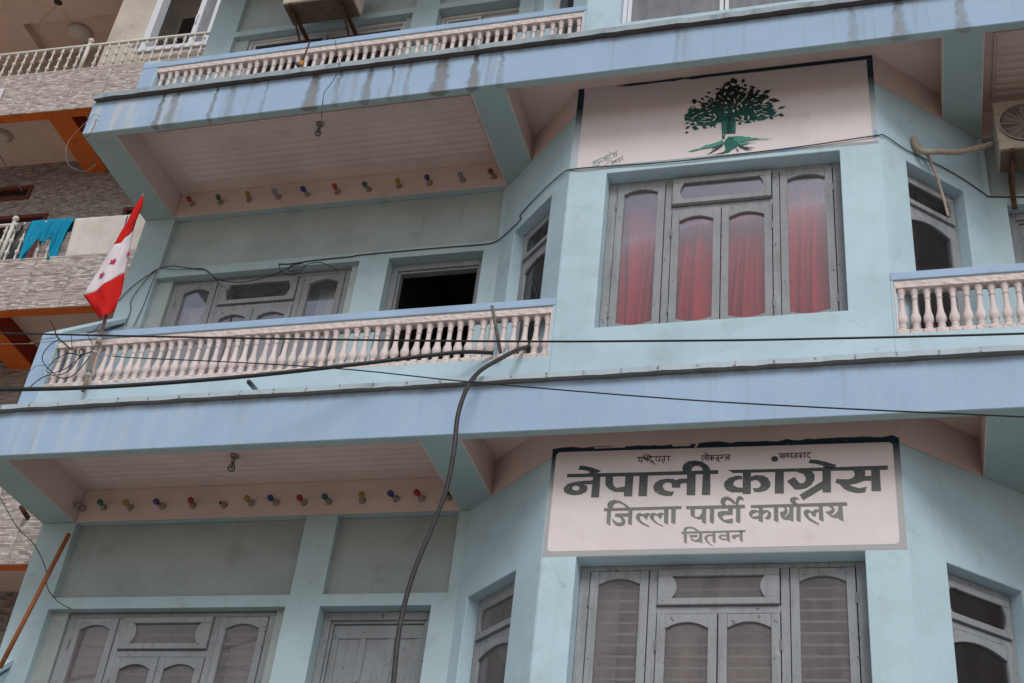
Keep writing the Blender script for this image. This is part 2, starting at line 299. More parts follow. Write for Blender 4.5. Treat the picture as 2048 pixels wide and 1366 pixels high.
# ------------------------------------------------------------------ mesh helpers
class MB:
    def __init__(s): s.v=[]; s.f=[]; s.mi=[]; s.sm=[]
    def add(s,vs,fs,smooth=False,mi=0):
        b=len(s.v); s.v+= [tuple(v) for v in vs]; s.f+=[tuple(i+b for i in f) for f in fs]; s.mi+=[mi]*len(fs); s.sm+=[smooth]*len(fs); return s
    def box(s,x0,x1,y0,y1,z0,z1,mi=0,P=None):
        vs=[(x,y,z) for x in (x0,x1) for y in (y0,y1) for z in (z0,z1)]
        if P: vs=[P(*v) for v in vs]
        return s.add(vs,[(0,1,3,2),(4,6,7,5),(0,4,5,1),(2,3,7,6),(0,2,6,4),(1,5,7,3)],mi=mi)
    def prism(s,poly,d0,d1,P,mi=0):          # poly in (u,z), extruded along depth
        n=len(poly); vs=[P(u,d0,z) for u,z in poly]+[P(u,d1,z) for u,z in poly]
        tri=tessellate_polygon([[Vector((u,z,0)) for u,z in poly]])
        fs=[tuple(t) for t in tri]+[tuple(i+n for i in t[::-1]) for t in tri]+[(i,(i+1)%n,(i+1)%n+n,i+n) for i in range(n)]
        return s.add(vs,fs,mi=mi)
    def lathe(s,prof,seg=12,o=(0,0,0),axis='z',fl=None,mi=0):
        vs=[];fs=[]
        for k,(r,z) in enumerate(prof):
            for j in range(seg):
                a=2*math.pi*j/seg; rr=r*(1+(fl(k,a) if fl else 0))
                p=(rr*math.cos(a),rr*math.sin(a),z)
                if axis=='y': p=(p[0],-p[2],p[1])
                vs.append((p[0]+o[0],p[1]+o[1],p[2]+o[2]))
        n=len(prof)
        for k in range(n-1):
            for j in range(seg): fs.append((k*seg+j,k*seg+(j+1)%seg,(k+1)*seg+(j+1)%seg,(k+1)*seg+j))
        fs.append(tuple(range(seg))[::-1]); fs.append(tuple((n-1)*seg+j for j in range(seg)))
        return s.add(vs,fs,True,mi)
    def tube(s,pts,r,seg=8,mi=0,smooth=3,r2=None):
        P=[Vector(p) for p in pts]
        if smooth and len(P)>2:
            Q=[]
            for i in range(len(P)-1):
                a=P[max(0,i-1)];b=P[i];c=P[i+1];d=P[min(len(P)-1,i+2)]
                for k in range(smooth):
                    u=k/smooth
                    Q.append(.5*((2*b)+(c-a)*u+(2*a-5*b+4*c-d)*u*u+(3*b-a-3*c+d)*u**3))
            Q.append(P[-1]); P=Q
        vs=[];fs=[];up=Vector((0,0,1)); n=len(P); prev=None
        for i,p in enumerate(P):
            t=(P[min(n-1,i+1)]-P[max(0,i-1)]).normalized()
            if prev is None:
                a=t.cross(up); a=a if a.length>.05 else t.cross(Vector((1,0,0)))
            else: a=prev-t*prev.dot(t)
            a.normalize(); prev=a; b=t.cross(a)
            rr=r if r2 is None else r+(r2-r)*i/(n-1)
            for j in range(seg):
                g=2*math.pi*j/seg; vs.append(p+a*rr*math.cos(g)+b*rr*math.sin(g))
        for i in range(n-1):
            for j in range(seg): fs.append((i*seg+j,i*seg+(j+1)%seg,(i+1)*seg+(j+1)%seg,(i+1)*seg+j))
        fs.append(tuple(range(seg))[::-1]); fs.append(tuple((n-1)*seg+j for j in range(seg)))
        return s.add(vs,fs,True,mi)
    def grid(s,rows,smooth=True,mi=0):
        n=len(rows[0]); vs=[v for r in rows for v in r]
        fs=[(i*n+j,i*n+j+1,(i+1)*n+j+1,(i+1)*n+j) for i in range(len(rows)-1) for j in range(n-1)]
        return s.add(vs,fs,smooth,mi)
    def mesh(s,name,mats,bevel=0):
        me=bpy.data.meshes.new(name); me.from_pydata(s.v,[],s.f); 
        for m in (mats if isinstance(mats,(list,tuple)) else [mats]): me.materials.append(MATS[m])
        me.polygons.foreach_set('material_index',s.mi); me.polygons.foreach_set('use_smooth',s.sm)
        bm=bmesh.new(); bm.from_mesh(me); bmesh.ops.recalc_face_normals(bm,faces=bm.faces); bm.to_mesh(me); bm.free(); me.update()
        return me
def link(name,me,parent=None,bevel=0,loc=None):
    o=bpy.data.objects.new(name,me); col.objects.link(o)
    if loc: o.location=loc
    if parent is not None:
        o.parent=parent
        if parent.name not in LOCAL: o.matrix_parent_inverse=WINV[parent.name]
    if bevel:
        b=o.modifiers.new('bevel','BEVEL'); b.width=bevel; b.segments=2; b.limit_method='ANGLE'; b.angle_limit=math.radians(40)
    return o
WINV={}; LOCAL=set()
def part(name,mb,mat,parent,bevel=0,loc=None):
    o=link(name,mb.mesh(name,mat),parent,bevel,loc)
    WINV[o.name]=Matrix.Identity(4) if loc is None else Matrix.Translation(Vector(loc)).inverted()
    return o
def empty(name,loc,rz=0):
    o=bpy.data.objects.new(name,None); col.objects.link(o); o.location=loc; o.rotation_euler=(0,0,rz); o.empty_display_size=.2
    WINV[o.name]=(Matrix.Translation(Vector(loc))@Matrix.Rotation(rz,4,'Z')).inverted(); return o
def tag(o,label,cat,group=None,kind=None):
    o['label']=label; o['category']=cat
    if group: o['group']=group
    if kind: o['kind']=kind
    return o
def thing(name,mb,mat,label,cat,group=None,origin=None,bevel=0):
    if origin is not None:
        ox=Vector(origin); mb.v=[tuple(Vector(v)-ox) for v in mb.v]
    o=link(name,mb.mesh(name,mat),None,bevel,origin); WINV[o.name]=Matrix.Translation(Vector(origin or (0,0,0))).inverted(); return tag(o,label,cat,group)
def flatP(x,d,z): return (x,d,z)
def planeP(p0,p1,):
    d=Vector((p1[0]-p0[0],p1[1]-p0[1])); L=d.length; d/=L; n=Vector((-d.y,d.x))   # n points inwards
    return (lambda u,dep,z:(p0[0]+d.x*u+n.x*dep,p0[1]+d.y*u+n.y*dep,z)),L
def wall(mb,P,u0,u1,z0,z1,holes,th):
    us=sorted({u0,u1,*[h[0] for h in holes],*[h[1] for h in holes]}); zs=sorted({z0,z1,*[h[2] for h in holes],*[h[3] for h in holes]})
    us=[u for u in us if u0<=u<=u1]; zs=[z for z in zs if z0<=z<=z1]
    def hole(u,z): return any(h[0]<u<h[1] and h[2]<z<h[3] for h in holes)
    nu=len(us)-1;nz=len(zs)-1
    S=[[not hole((us[i]+us[i+1])/2,(zs[j]+zs[j+1])/2) for j in range(nz)] for i in range(nu)]
    g=lambda i,j:0<=i<nu and 0<=j<nz and S[i][j]
    for i in range(nu):
        for j in range(nz):
            if not S[i][j]: continue
            a,b,c,d=us[i],us[i+1],zs[j],zs[j+1]
            mb.add([P(a,0,c),P(b,0,c),P(b,0,d),P(a,0,d)],[(0,1,2,3)]); mb.add([P(a,th,c),P(b,th,c),P(b,th,d),P(a,th,d)],[(3,2,1,0)])
            if not g(i-1,j): mb.add([P(a,0,c),P(a,0,d),P(a,th,d),P(a,th,c)],[(0,1,2,3)])
            if not g(i+1,j): mb.add([P(b,0,c),P(b,th,c),P(b,th,d),P(b,0,d)],[(0,1,2,3)])
            if not g(i,j-1): mb.add([P(a,0,c),P(a,th,c),P(b,th,c),P(b,0,c)],[(0,1,2,3)])
            if not g(i,j+1): mb.add([P(a,0,d),P(b,0,d),P(b,th,d),P(a,th,d)],[(0,1,2,3)])
    return mb
def weld(o):
    bm=bmesh.new(); bm.from_mesh(o.data); bmesh.ops.remove_doubles(bm,verts=bm.verts,dist=1e-5); bmesh.ops.recalc_face_normals(bm,faces=bm.faces); bm.to_mesh(o.data); bm.free(); return o
def wpart(name,P,u0,u1,z0,z1,holes,th,mat,parent):
    o=part(name,wall(MB(),P,u0,u1,z0,z1,holes,th),mat,parent,.006); return weld(o)
YP=lambda y0:(lambda u,d,z:(u,y0+d,z))

# ------------------------------------------------------------------ ground
def slab(name,mat,x0,x1,y0,y1,z0,z1):
    o=link(name,MB().box(x0,x1,y0,y1,z0,z1).mesh(name,mat)); o['kind']='structure'; return o
g=link('ground',MB().add([(-800,-800,-6.06),(800,-800,-6.06),(800,800,-6.06),(-800,800,-6.06)],[(0,1,2,3)]).mesh('ground','earth')); g['kind']='structure'
g=link('street',MB().add([(-200,-9.5,-6.04),(200,-9.5,-6.04),(200,-1.6,-6.04),(-200,-1.6,-6.04)],[(0,1,2,3)]).mesh('street','street_asphalt')); g['kind']='structure'
slab('pavement','pavement_concrete',-60,60,-1.6,.1,-6.05,-5.9)

# traced outlines on the wall planes and runs of the wires, in metres
D={"BIG":[[[[0.1849,-0.136],[0.6507,-0.1442],[1.1597,-0.1492],[1.1601,-0.1773],[0.652,-0.1709],[0.1871,-0.1625]]],[[[0.266,-0.0779],[0.2993,-0.0824],[0.3498,-0.097],[0.4089,-0.1229],[0.3881,-0.1373],[0.3255,-0.1407],[0.3355,-0.1271],[0.3072,-0.1154],[0.2571,-0.1071]]],[[[0.3595,-0.1422],[0.4075,-0.143],[0.4081,-0.3163],[0.3551,-0.3143]]],[[[0.3672,-0.1913],[0.2909,-0.1924],[0.2366,-0.1982],[0.1938,-0.2117],[0.1712,-0.2381],[0.1751,-0.2656],[0.1997,-0.2846],[0.2442,-0.2953],[0.2873,-0.2909],[0.3189,-0.277],[0.3291,-0.2533],[0.3236,-0.2289],[0.3009,-0.2171],[0.3692,-0.2199]],[[0.2267,-0.2464],[0.231,-0.2314],[0.2495,-0.223],[0.2721,-0.233],[0.2771,-0.2483],[0.2644,-0.2611],[0.2413,-0.259]]],[[[0.4409,-0.1548],[0.4881,-0.1555],[0.4918,-0.2175],[0.5011,-0.2389],[0.5196,-0.2517],[0.5701,-0.2446],[0.5709,-0.1602],[0.6219,-0.1594],[0.6219,-0.317],[0.5686,-0.315],[0.568,-0.2834],[0.5079,-0.28],[0.469,-0.2587],[0.4439,-0.2276]]],[[[0.662,-0.158],[0.7166,-0.1603],[0.7157,-0.3186],[0.6617,-0.3166]]],[[[0.9707,-0.2039],[0.9182,-0.2018],[0.8975,-0.2128],[0.8814,-0.2032],[0.8391,-0.1985],[0.7918,-0.2056],[0.7611,-0.2312],[0.7532,-0.2578],[0.7634,-0.2879],[0.7959,-0.3098],[0.833,-0.3212],[0.8749,-0.3215],[0.888,-0.2926],[0.8582,-0.2914],[0.829,-0.2815],[0.8133,-0.2571],[0.8168,-0.2364],[0.8374,-0.2241],[0.8639,-0.2294],[0.8722,-0.2416],[0.8729,-0.2636],[0.9253,-0.2656],[0.9256,-0.2408],[0.9428,-0.2355],[0.9715,-0.2366]]],[[[0.9651,-0.1528],[1.0192,-0.1552],[1.0204,-0.3228],[0.966,-0.3208]]],[[[0.9406,-0.1608],[0.9344,-0.1274],[0.9416,-0.1006],[0.9674,-0.0805],[1.0094,-0.0746],[1.0569,-0.0846],[1.0941,-0.1134],[1.1114,-0.1471],[1.1133,-0.3245],[1.0602,-0.3225],[1.0662,-0.1572],[1.0578,-0.1298],[1.0392,-0.114],[1.0156,-0.1129],[0.9949,-0.1271],[0.9902,-0.1479],[0.9905,-0.1629]]],[[[1.2192,-0.1517],[1.5807,-0.1573],[2.1849,-0.1617],[2.1831,-0.1922],[1.7804,-0.183],[1.2544,-0.1758]]],[[[1.3135,-0.1647],[1.3632,-0.1668],[1.363,-0.3278],[1.3124,-0.3259]]],[[[1.3085,-0.1982],[1.2751,-0.1944],[1.229,-0.2085],[1.2009,-0.2339],[1.1961,-0.2631],[1.2118,-0.293],[1.2451,-0.3118],[1.319,-0.3146],[1.3189,-0.2825],[1.2807,-0.2781],[1.2576,-0.2626],[1.2539,-0.2478],[1.2651,-0.2306],[1.2855,-0.2226],[1.3101,-0.2224]]],[[[1.3596,-0.208],[1.3927,-0.1958],[1.4334,-0.1993],[1.4662,-0.2183],[1.4821,-0.2511],[1.4809,-0.2801],[1.458,-0.3053],[1.4227,-0.3156],[1.3848,-0.3142],[1.3737,-0.2864],[1.4026,-0.2887],[1.4203,-0.2778],[1.423,-0.2575],[1.4078,-0.2364],[1.3875,-0.2297],[1.3596,-0.2403]]],[[[1.5123,-0.1644],[1.5644,-0.1654],[1.5629,-0.3312],[1.508,-0.3292]]],[[[1.531,-0.0869],[1.5293,-0.0946],[1.5246,-0.101],[1.5176,-0.105],[1.5094,-0.1062],[1.5013,-0.1043],[1.4944,-0.0996],[1.4898,-0.0928],[1.4882,-0.085],[1.4899,-0.0773],[1.4946,-0.0709],[1.5016,-0.0668],[1.5099,-0.0657],[1.518,-0.0676],[1.5249,-0.0723],[1.5295,-0.0791]]],[[[1.6282,-0.1752],[1.7308,-0.1767],[1.7498,-0.2096],[1.7479,-0.2444],[1.7281,-0.2783],[1.6978,-0.3001],[1.658,-0.3072],[1.6307,-0.3062],[1.5833,-0.2464],[1.6274,-0.2191],[1.6589,-0.2651],[1.6838,-0.2621],[1.6968,-0.2423],[1.6948,-0.219],[1.6803,-0.198],[1.6505,-0.1868]]],[[[1.798,-0.1767],[1.8476,-0.1777],[1.8432,-0.3343],[1.7942,-0.3325]]],[[[1.8006,-0.2523],[1.799,-0.304],[1.6786,-0.3824],[1.6572,-0.3445]]],[[[1.7253,-0.0988],[1.7678,-0.1038],[1.8271,-0.1224],[1.8834,-0.1454],[1.8654,-0.1651],[1.8157,-0.1658],[1.7965,-0.1445],[1.757,-0.131],[1.7132,-0.1231]]],[[[1.9779,-0.1845],[2.0488,-0.1864],[2.0511,-0.2108],[2.0468,-0.229],[2.0881,-0.2296],[2.0863,-0.2639],[2.0427,-0.2621],[2.0229,-0.2699],[1.9933,-0.2802],[1.954,-0.2861],[1.9682,-0.2963],[2.0112,-0.3123],[2.0553,-0.3026],[2.0437,-0.3419],[1.9952,-0.3457],[1.952,-0.3327],[1.9188,-0.3115],[1.8956,-0.2792],[1.8714,-0.2696],[1.8799,-0.2411],[1.9165,-0.2467],[1.9557,-0.2471],[1.9807,-0.2338],[1.9889,-0.2139]]],[[[2.0856,-0.1834],[2.1366,-0.1845],[2.1355,-0.3369],[2.0802,-0.3348]]]],
"MID":[[[[0.4457,-0.3952],[0.9361,-0.3965],[0.9367,-0.4169],[0.4471,-0.4161]]],[[[0.4678,-0.409],[0.4922,-0.4098],[0.4933,-0.5194],[0.4679,-0.5018]]],[[[0.4767,-0.4015],[0.466,-0.3803],[0.467,-0.3595],[0.4826,-0.3444],[0.5105,-0.3375],[0.5488,-0.3493],[0.5828,-0.3713],[0.6171,-0.401],[0.5961,-0.4014],[0.5689,-0.3735],[0.5351,-0.3567],[0.5122,-0.3663],[0.5028,-0.3816],[0.5048,-0.3998]]],[[[0.6042,-0.4032],[0.6289,-0.404],[0.6301,-0.5194],[0.605,-0.5074]]],[[[0.5187,-0.4365],[0.6073,-0.4358],[0.6084,-0.4574],[0.5642,-0.4576],[0.5839,-0.4772],[0.5897,-0.4978],[0.5815,-0.5179],[0.5541,-0.5248],[0.5256,-0.5137],[0.5079,-0.4902],[0.5016,-0.4643],[0.5169,-0.4853],[0.5387,-0.5003],[0.5596,-0.4994],[0.5657,-0.4843],[0.5554,-0.466],[0.5433,-0.4579],[0.5199,-0.4572]]],[[[0.6863,-0.4394],[0.67,-0.4363],[0.6565,-0.4461],[0.6528,-0.464],[0.6606,-0.4821],[0.6873,-0.5084],[0.7367,-0.5352],[0.7424,-0.5303],[0.7057,-0.509],[0.684,-0.4879],[0.6784,-0.4673],[0.6847,-0.4547],[0.6987,-0.4577],[0.7231,-0.4866],[0.7311,-0.4588],[0.7444,-0.4474],[0.7301,-0.4372],[0.7095,-0.4402],[0.6982,-0.4475]]],[[[0.7731,-0.4397],[0.7568,-0.4366],[0.7434,-0.4464],[0.7396,-0.4642],[0.7473,-0.4822],[0.7736,-0.5085],[0.8226,-0.5352],[0.8283,-0.5303],[0.7919,-0.509],[0.7705,-0.4881],[0.765,-0.4675],[0.7714,-0.455],[0.7853,-0.458],[0.8093,-0.4867],[0.8174,-0.459],[0.8308,-0.4477],[0.8166,-0.4375],[0.7961,-0.4404],[0.7849,-0.4477]]],[[[0.8279,-0.4082],[0.8568,-0.4081],[0.8572,-0.5221],[0.8307,-0.5092]]],[[[0.8738,-0.4087],[0.9013,-0.4091],[0.9026,-0.5215],[0.8749,-0.509]]],[[[0.9635,-0.3984],[1.3252,-0.4007],[1.3283,-0.4241],[0.9686,-0.4196]]],[[[0.9926,-0.4163],[1.0199,-0.4162],[1.0212,-0.4731],[1.0416,-0.4763],[1.0571,-0.4616],[1.0656,-0.4391],[1.0652,-0.4177],[1.0909,-0.4176],[1.0911,-0.5256],[1.0648,-0.5097],[1.0653,-0.4922],[1.0419,-0.4914],[1.0191,-0.4806],[0.9947,-0.4621]]],[[[1.1135,-0.4178],[1.1405,-0.4177],[1.139,-0.5255],[1.1133,-0.5112]]],[[[1.2249,-0.4175],[1.2539,-0.4175],[1.2529,-0.4679],[1.2119,-0.4656],[1.1941,-0.4736],[1.1907,-0.4885],[1.2033,-0.5015],[1.2531,-0.493],[1.2546,-0.523],[1.2302,-0.5248],[1.199,-0.5138],[1.1742,-0.4905],[1.1605,-0.4649],[1.1625,-0.4473],[1.1848,-0.4395],[1.2251,-0.4418]]],[[[1.2739,-0.4081],[1.2994,-0.4089],[1.2989,-0.5269],[1.2736,-0.5136]]],[[[1.1933,-0.4027],[1.1796,-0.3819],[1.1793,-0.3589],[1.1972,-0.3417],[1.2197,-0.3399],[1.2468,-0.3562],[1.2738,-0.3878],[1.2605,-0.3949],[1.2379,-0.3687],[1.2154,-0.3628],[1.2043,-0.3777],[1.2113,-0.4008]]],[[[1.2717,-0.4029],[1.2715,-0.3673],[1.2803,-0.3447],[1.2982,-0.3377],[1.3161,-0.3537],[1.3229,-0.3743],[1.305,-0.3634],[1.2916,-0.3731],[1.2872,-0.3882],[1.2882,-0.4035]]],[[[1.3605,-0.4045],[1.9323,-0.4043],[1.9366,-0.428],[1.3638,-0.425]]],[[[1.4108,-0.4192],[1.4361,-0.42],[1.4345,-0.5244],[1.4088,-0.5127]]],[[[1.4123,-0.4469],[1.3848,-0.4368],[1.3621,-0.4397],[1.3508,-0.4596],[1.3556,-0.4799],[1.375,-0.497],[1.3944,-0.5013],[1.4121,-0.4982],[1.4122,-0.4799],[1.3686,-0.484],[1.3751,-0.4677],[1.3945,-0.4555],[1.4123,-0.4561]]],[[[1.4334,-0.4421],[1.4624,-0.4419],[1.4832,-0.4602],[1.4862,-0.4786],[1.478,-0.5002],[1.4651,-0.5089],[1.4443,-0.4937],[1.4589,-0.485],[1.4671,-0.467],[1.4639,-0.4559],[1.4526,-0.4592],[1.4332,-0.4769]]],[[[1.5019,-0.4204],[1.5277,-0.4206],[1.5273,-0.5261],[1.501,-0.5119]]],[[[1.5527,-0.4222],[1.572,-0.4228],[1.5828,-0.4452],[1.5825,-0.4635],[1.5711,-0.4813],[1.5486,-0.4879],[1.5741,-0.4887],[1.5872,-0.4709],[1.5932,-0.4565],[1.5938,-0.4199],[1.6184,-0.4208],[1.6164,-0.5263],[1.5922,-0.5111],[1.5706,-0.5122],[1.5516,-0.5025],[1.5407,-0.484],[1.5378,-0.4584],[1.5555,-0.4553],[1.5668,-0.4447],[1.567,-0.4337]]],[[[1.6376,-0.4214],[1.6615,-0.4222],[1.6591,-0.5301],[1.6347,-0.5142]]],[[[1.6171,-0.4042],[1.603,-0.3908],[1.5984,-0.3759],[1.6051,-0.3632],[1.6244,-0.3576],[1.6435,-0.3646],[1.6592,-0.3799],[1.6449,-0.3738],[1.6321,-0.3771],[1.6302,-0.3899],[1.6396,-0.4013],[1.649,-0.4079]]],[[[1.7272,-0.4628],[1.7117,-0.4477],[1.6928,-0.4445],[1.6798,-0.4557],[1.6769,-0.4702],[1.6853,-0.4923],[1.7098,-0.5219],[1.7594,-0.5515],[1.7695,-0.5471],[1.7351,-0.5191],[1.7105,-0.4967],[1.7053,-0.4784],[1.7096,-0.4676],[1.7222,-0.4717],[1.725,-0.4863],[1.7467,-0.4996],[1.7522,-0.4727],[1.7689,-0.4605],[1.7694,-0.446],[1.7466,-0.447],[1.7337,-0.4539]]],[[[1.7678,-0.4259],[1.7915,-0.426],[1.7945,-0.5307],[1.7673,-0.5165]]],[[[1.823,-0.426],[1.8482,-0.4261],[1.86,-0.4472],[1.8594,-0.4653],[1.8463,-0.4811],[1.8257,-0.4859],[1.8491,-0.4903],[1.8684,-0.4764],[1.8817,-0.4552],[1.8828,-0.4262],[1.9063,-0.4263],[1.9099,-0.5328],[1.8824,-0.5183],[1.8828,-0.5075],[1.864,-0.5105],[1.8393,-0.5008],[1.8211,-0.4821],[1.8045,-0.4635],[1.8249,-0.4624],[1.841,-0.4538],[1.843,-0.4412]]],[[[0.9404,-0.5738],[1.3299,-0.5739],[1.3308,-0.5857],[0.9421,-0.5878]]],[[[0.9542,-0.5841],[0.9753,-0.5837],[0.9773,-0.6582],[0.9595,-0.6439]]],[[[0.9585,-0.5783],[0.9534,-0.5566],[0.9643,-0.5444],[0.989,-0.5401],[1.0207,-0.5485],[1.0549,-0.5745],[1.0393,-0.5741],[1.0119,-0.5548],[0.9848,-0.55],[0.9693,-0.5621],[0.972,-0.5786]]],[[[1.0484,-0.5808],[1.0685,-0.5808],[1.0722,-0.6566],[1.052,-0.6438]]],[[[0.986,-0.5975],[1.0398,-0.5974],[1.0401,-0.6114],[1.0097,-0.6115],[1.0045,-0.6203],[1.016,-0.6305],[1.0317,-0.6334],[1.0448,-0.6214],[1.0535,-0.6142],[1.0551,-0.6439],[1.0274,-0.6432],[1.0048,-0.6327],[0.9977,-0.6177],[0.9998,-0.6103]]],[[[1.1309,-0.5806],[1.1487,-0.5811],[1.152,-0.6562],[1.1341,-0.6435]]],[[[1.1336,-0.6089],[1.1069,-0.6092],[1.1005,-0.6229],[1.103,-0.6377],[1.1166,-0.6578],[1.1435,-0.6781],[1.1257,-0.6727],[1.0988,-0.6524],[1.0828,-0.6273],[1.0846,-0.6076],[1.1022,-0.5957],[1.1334,-0.5966]]],[[[1.213,-0.5804],[1.2343,-0.5801],[1.238,-0.656],[1.218,-0.6383]]],[[[1.2168,-0.6038],[1.1867,-0.598],[1.1669,-0.6098],[1.1715,-0.6248],[1.196,-0.6377],[1.2224,-0.6384],[1.2224,-0.631],[1.1825,-0.6226],[1.1912,-0.6105],[1.2169,-0.6137]]],[[[1.2947,-0.5808],[1.3136,-0.5803],[1.3147,-0.6555],[1.2963,-0.6403]]],[[[1.2979,-0.6035],[1.2662,-0.6027],[1.2464,-0.6071],[1.2509,-0.622],[1.2642,-0.6346],[1.2751,-0.6251],[1.2751,-0.6177],[1.2979,-0.6173]]]],
"SMALL":[[[0.6384,-0.0332],[0.8515,-0.0349]],[[0.6446,-0.0356],[0.6586,-0.039],[0.6568,-0.0499],[0.6453,-0.0507],[0.6643,-0.0687]],[[0.6705,-0.034],[0.6721,-0.0691]],[[0.6837,-0.0332],[0.6843,-0.047],[0.6968,-0.0565],[0.7086,-0.0522]],[[0.7078,-0.0337],[0.7093,-0.0687]],[[0.6851,-0.0388],[0.7074,-0.0522]],[[0.6807,-0.0331],[0.6843,-0.0209],[0.701,-0.0176],[0.733,-0.0321]],[[0.727,-0.0325],[0.7274,-0.0421],[0.7173,-0.0458],[0.7178,-0.0575],[0.736,-0.0617],[0.757,-0.0913]],[[0.7411,-0.0688],[0.7289,-0.0785]],[[0.7588,-0.034],[0.7682,-0.044],[0.7596,-0.0525],[0.7691,-0.0646],[0.7858,-0.064]],[[0.7858,-0.0346],[0.7872,-0.0695]],[[0.8165,-0.0552],[0.8015,-0.0545],[0.802,-0.0681],[0.8145,-0.0823]],[[0.8169,-0.0353],[0.8182,-0.0689]],[[0.8426,-0.0359],[0.8438,-0.07]],[[1.053,-0.0409],[1.2331,-0.042]],[[1.0654,-0.0768],[1.0534,-0.0593],[1.062,-0.0495],[1.0709,-0.0581],[1.0796,-0.0524]],[[1.0812,-0.0423],[1.0818,-0.0741]],[[1.0941,-0.0415],[1.0947,-0.0767]],[[1.0941,-0.0401],[1.0851,-0.0289],[1.0732,-0.0242]],[[1.1175,-0.0413],[1.1181,-0.0778]],[[1.1178,-0.0555],[1.1072,-0.053],[1.1051,-0.0664],[1.118,-0.069]],[[1.1178,-0.0575],[1.1295,-0.056],[1.1326,-0.0677],[1.1268,-0.0728]],[[1.1587,-0.0594],[1.1471,-0.0602],[1.1502,-0.0739],[1.165,-0.0894]],[[1.1597,-0.0419],[1.1601,-0.0743]],[[1.1704,-0.06],[1.1879,-0.0608]],[[1.1792,-0.0604],[1.1752,-0.0669]],[[1.1877,-0.0418],[1.1879,-0.0635]],[[1.2273,-0.0424],[1.2276,-0.0808]],[[1.2274,-0.0606],[1.2112,-0.0585]],[[1.2199,-0.0623],[1.2055,-0.0778]],[[1.2053,-0.0562],[1.2141,-0.0647]],[[1.5324,-0.05],[1.7318,-0.0508]],[[1.5404,-0.0518],[1.5534,-0.0591],[1.5419,-0.0665],[1.5587,-0.0827]],[[1.5493,-0.0669],[1.5664,-0.0663]],[[1.5677,-0.0504],[1.5673,-0.0811]],[[1.5819,-0.0511],[1.5817,-0.0684],[1.5776,-0.0735]],[[1.5788,-0.0683],[1.597,-0.0678]],[[1.5973,-0.0504],[1.5967,-0.0824]],[[1.6143,-0.0513],[1.6137,-0.0819]],[[1.6443,-0.0513],[1.6436,-0.0846]],[[1.644,-0.0667],[1.627,-0.0659],[1.6353,-0.0762],[1.6267,-0.0838],[1.6212,-0.0756]],[[1.6726,-0.0514],[1.6718,-0.0859]],[[1.6723,-0.066],[1.6581,-0.0673],[1.6579,-0.0773],[1.672,-0.0766]],[[1.6923,-0.051],[1.6915,-0.0855]],[[1.7177,-0.0522],[1.7174,-0.0635],[1.7061,-0.0662],[1.7058,-0.0762],[1.7198,-0.0788],[1.7251,-0.0904]]],
"SIG":[[[0.1722,2.5733],[0.3567,2.6578]],[[0.1743,2.5705],[0.1903,2.5583],[0.1776,2.5499],[0.187,2.5236]],[[0.1898,2.5659],[0.1999,2.557]],[[0.1924,2.5832],[0.2014,2.5342]],[[0.2053,2.589],[0.2133,2.5552],[0.2262,2.561]],[[0.2175,2.5949],[0.2289,2.538]],[[0.2315,2.5678],[0.2461,2.5759]],[[0.235,2.5724],[0.2326,2.5626]],[[0.2403,2.607],[0.249,2.5604]],[[0.2553,2.61],[0.2711,2.6002],[0.2604,2.5891],[0.2713,2.5675]],[[0.2641,2.5911],[0.2808,2.5964]],[[0.2735,2.6227],[0.2846,2.5657]],[[0.2847,2.6262],[0.2937,2.572]],[[0.2996,2.6292],[0.3028,2.6085],[0.2977,2.5991],[0.3025,2.5834],[0.3208,2.5935]],[[0.3143,2.6373],[0.3077,2.6534]],[[0.3253,2.6434],[0.3371,2.6367],[0.3286,2.6202],[0.3426,2.6081],[0.347,2.5975]],[[0.3379,2.6239],[0.3527,2.6295]],[[0.3493,2.6553],[0.3596,2.6083]],[[0.3196,2.5509],[0.4109,2.6013]],[[0.3196,2.5509],[0.33,2.5345],[0.3211,2.5256]],[[0.3269,2.5549],[0.3392,2.5382]],[[0.3378,2.561],[0.343,2.5377]],[[0.3421,2.5529],[0.353,2.5589]],[[0.3488,2.567],[0.3582,2.5357]],[[0.358,2.5708],[0.3691,2.5417]],[[0.3708,2.5766],[0.3758,2.5558],[0.385,2.5596]],[[0.3799,2.5829],[0.3914,2.5462],[0.3807,2.5351]],[[0.3926,2.5912],[0.4044,2.5821],[0.3936,2.5735],[0.4188,2.56]],[[0.2686,2.5202],[0.3002,2.5585],[0.322,2.5732]],[[0.2093,2.5306],[0.2227,2.5288],[0.2313,2.5126],[0.2124,2.5127],[0.2093,2.5306]]],
"CROWN":[[0.869,2.9579],[0.899,2.9924],[0.9287,3.0428],[0.9904,3.0528],[1.0346,3.0893],[1.0625,3.1007],[1.0785,3.1536],[1.1177,3.1632],[1.1451,3.2226],[1.1672,3.251],[1.1952,3.2705],[1.2287,3.2971],[1.2627,3.2554],[1.2685,3.2105],[1.3076,3.1882],[1.3465,3.166],[1.3964,3.158],[1.3853,3.1125],[1.4293,3.0976],[1.4787,3.0897],[1.4838,3.0342],[1.4454,3.0091],[1.4781,3.0079],[1.527,2.9809],[1.5427,2.9245],[1.5365,2.8566],[1.4715,2.8322],[1.439,2.8257],[1.3684,2.8134],[1.314,2.8139],[1.2704,2.8128],[1.2565,2.8569],[1.2045,2.8455],[1.1438,2.8585],[1.0949,2.8083],[1.0614,2.8362],[0.9949,2.8346],[0.9277,2.8561],[0.9043,2.8982],[0.8697,2.9344]],
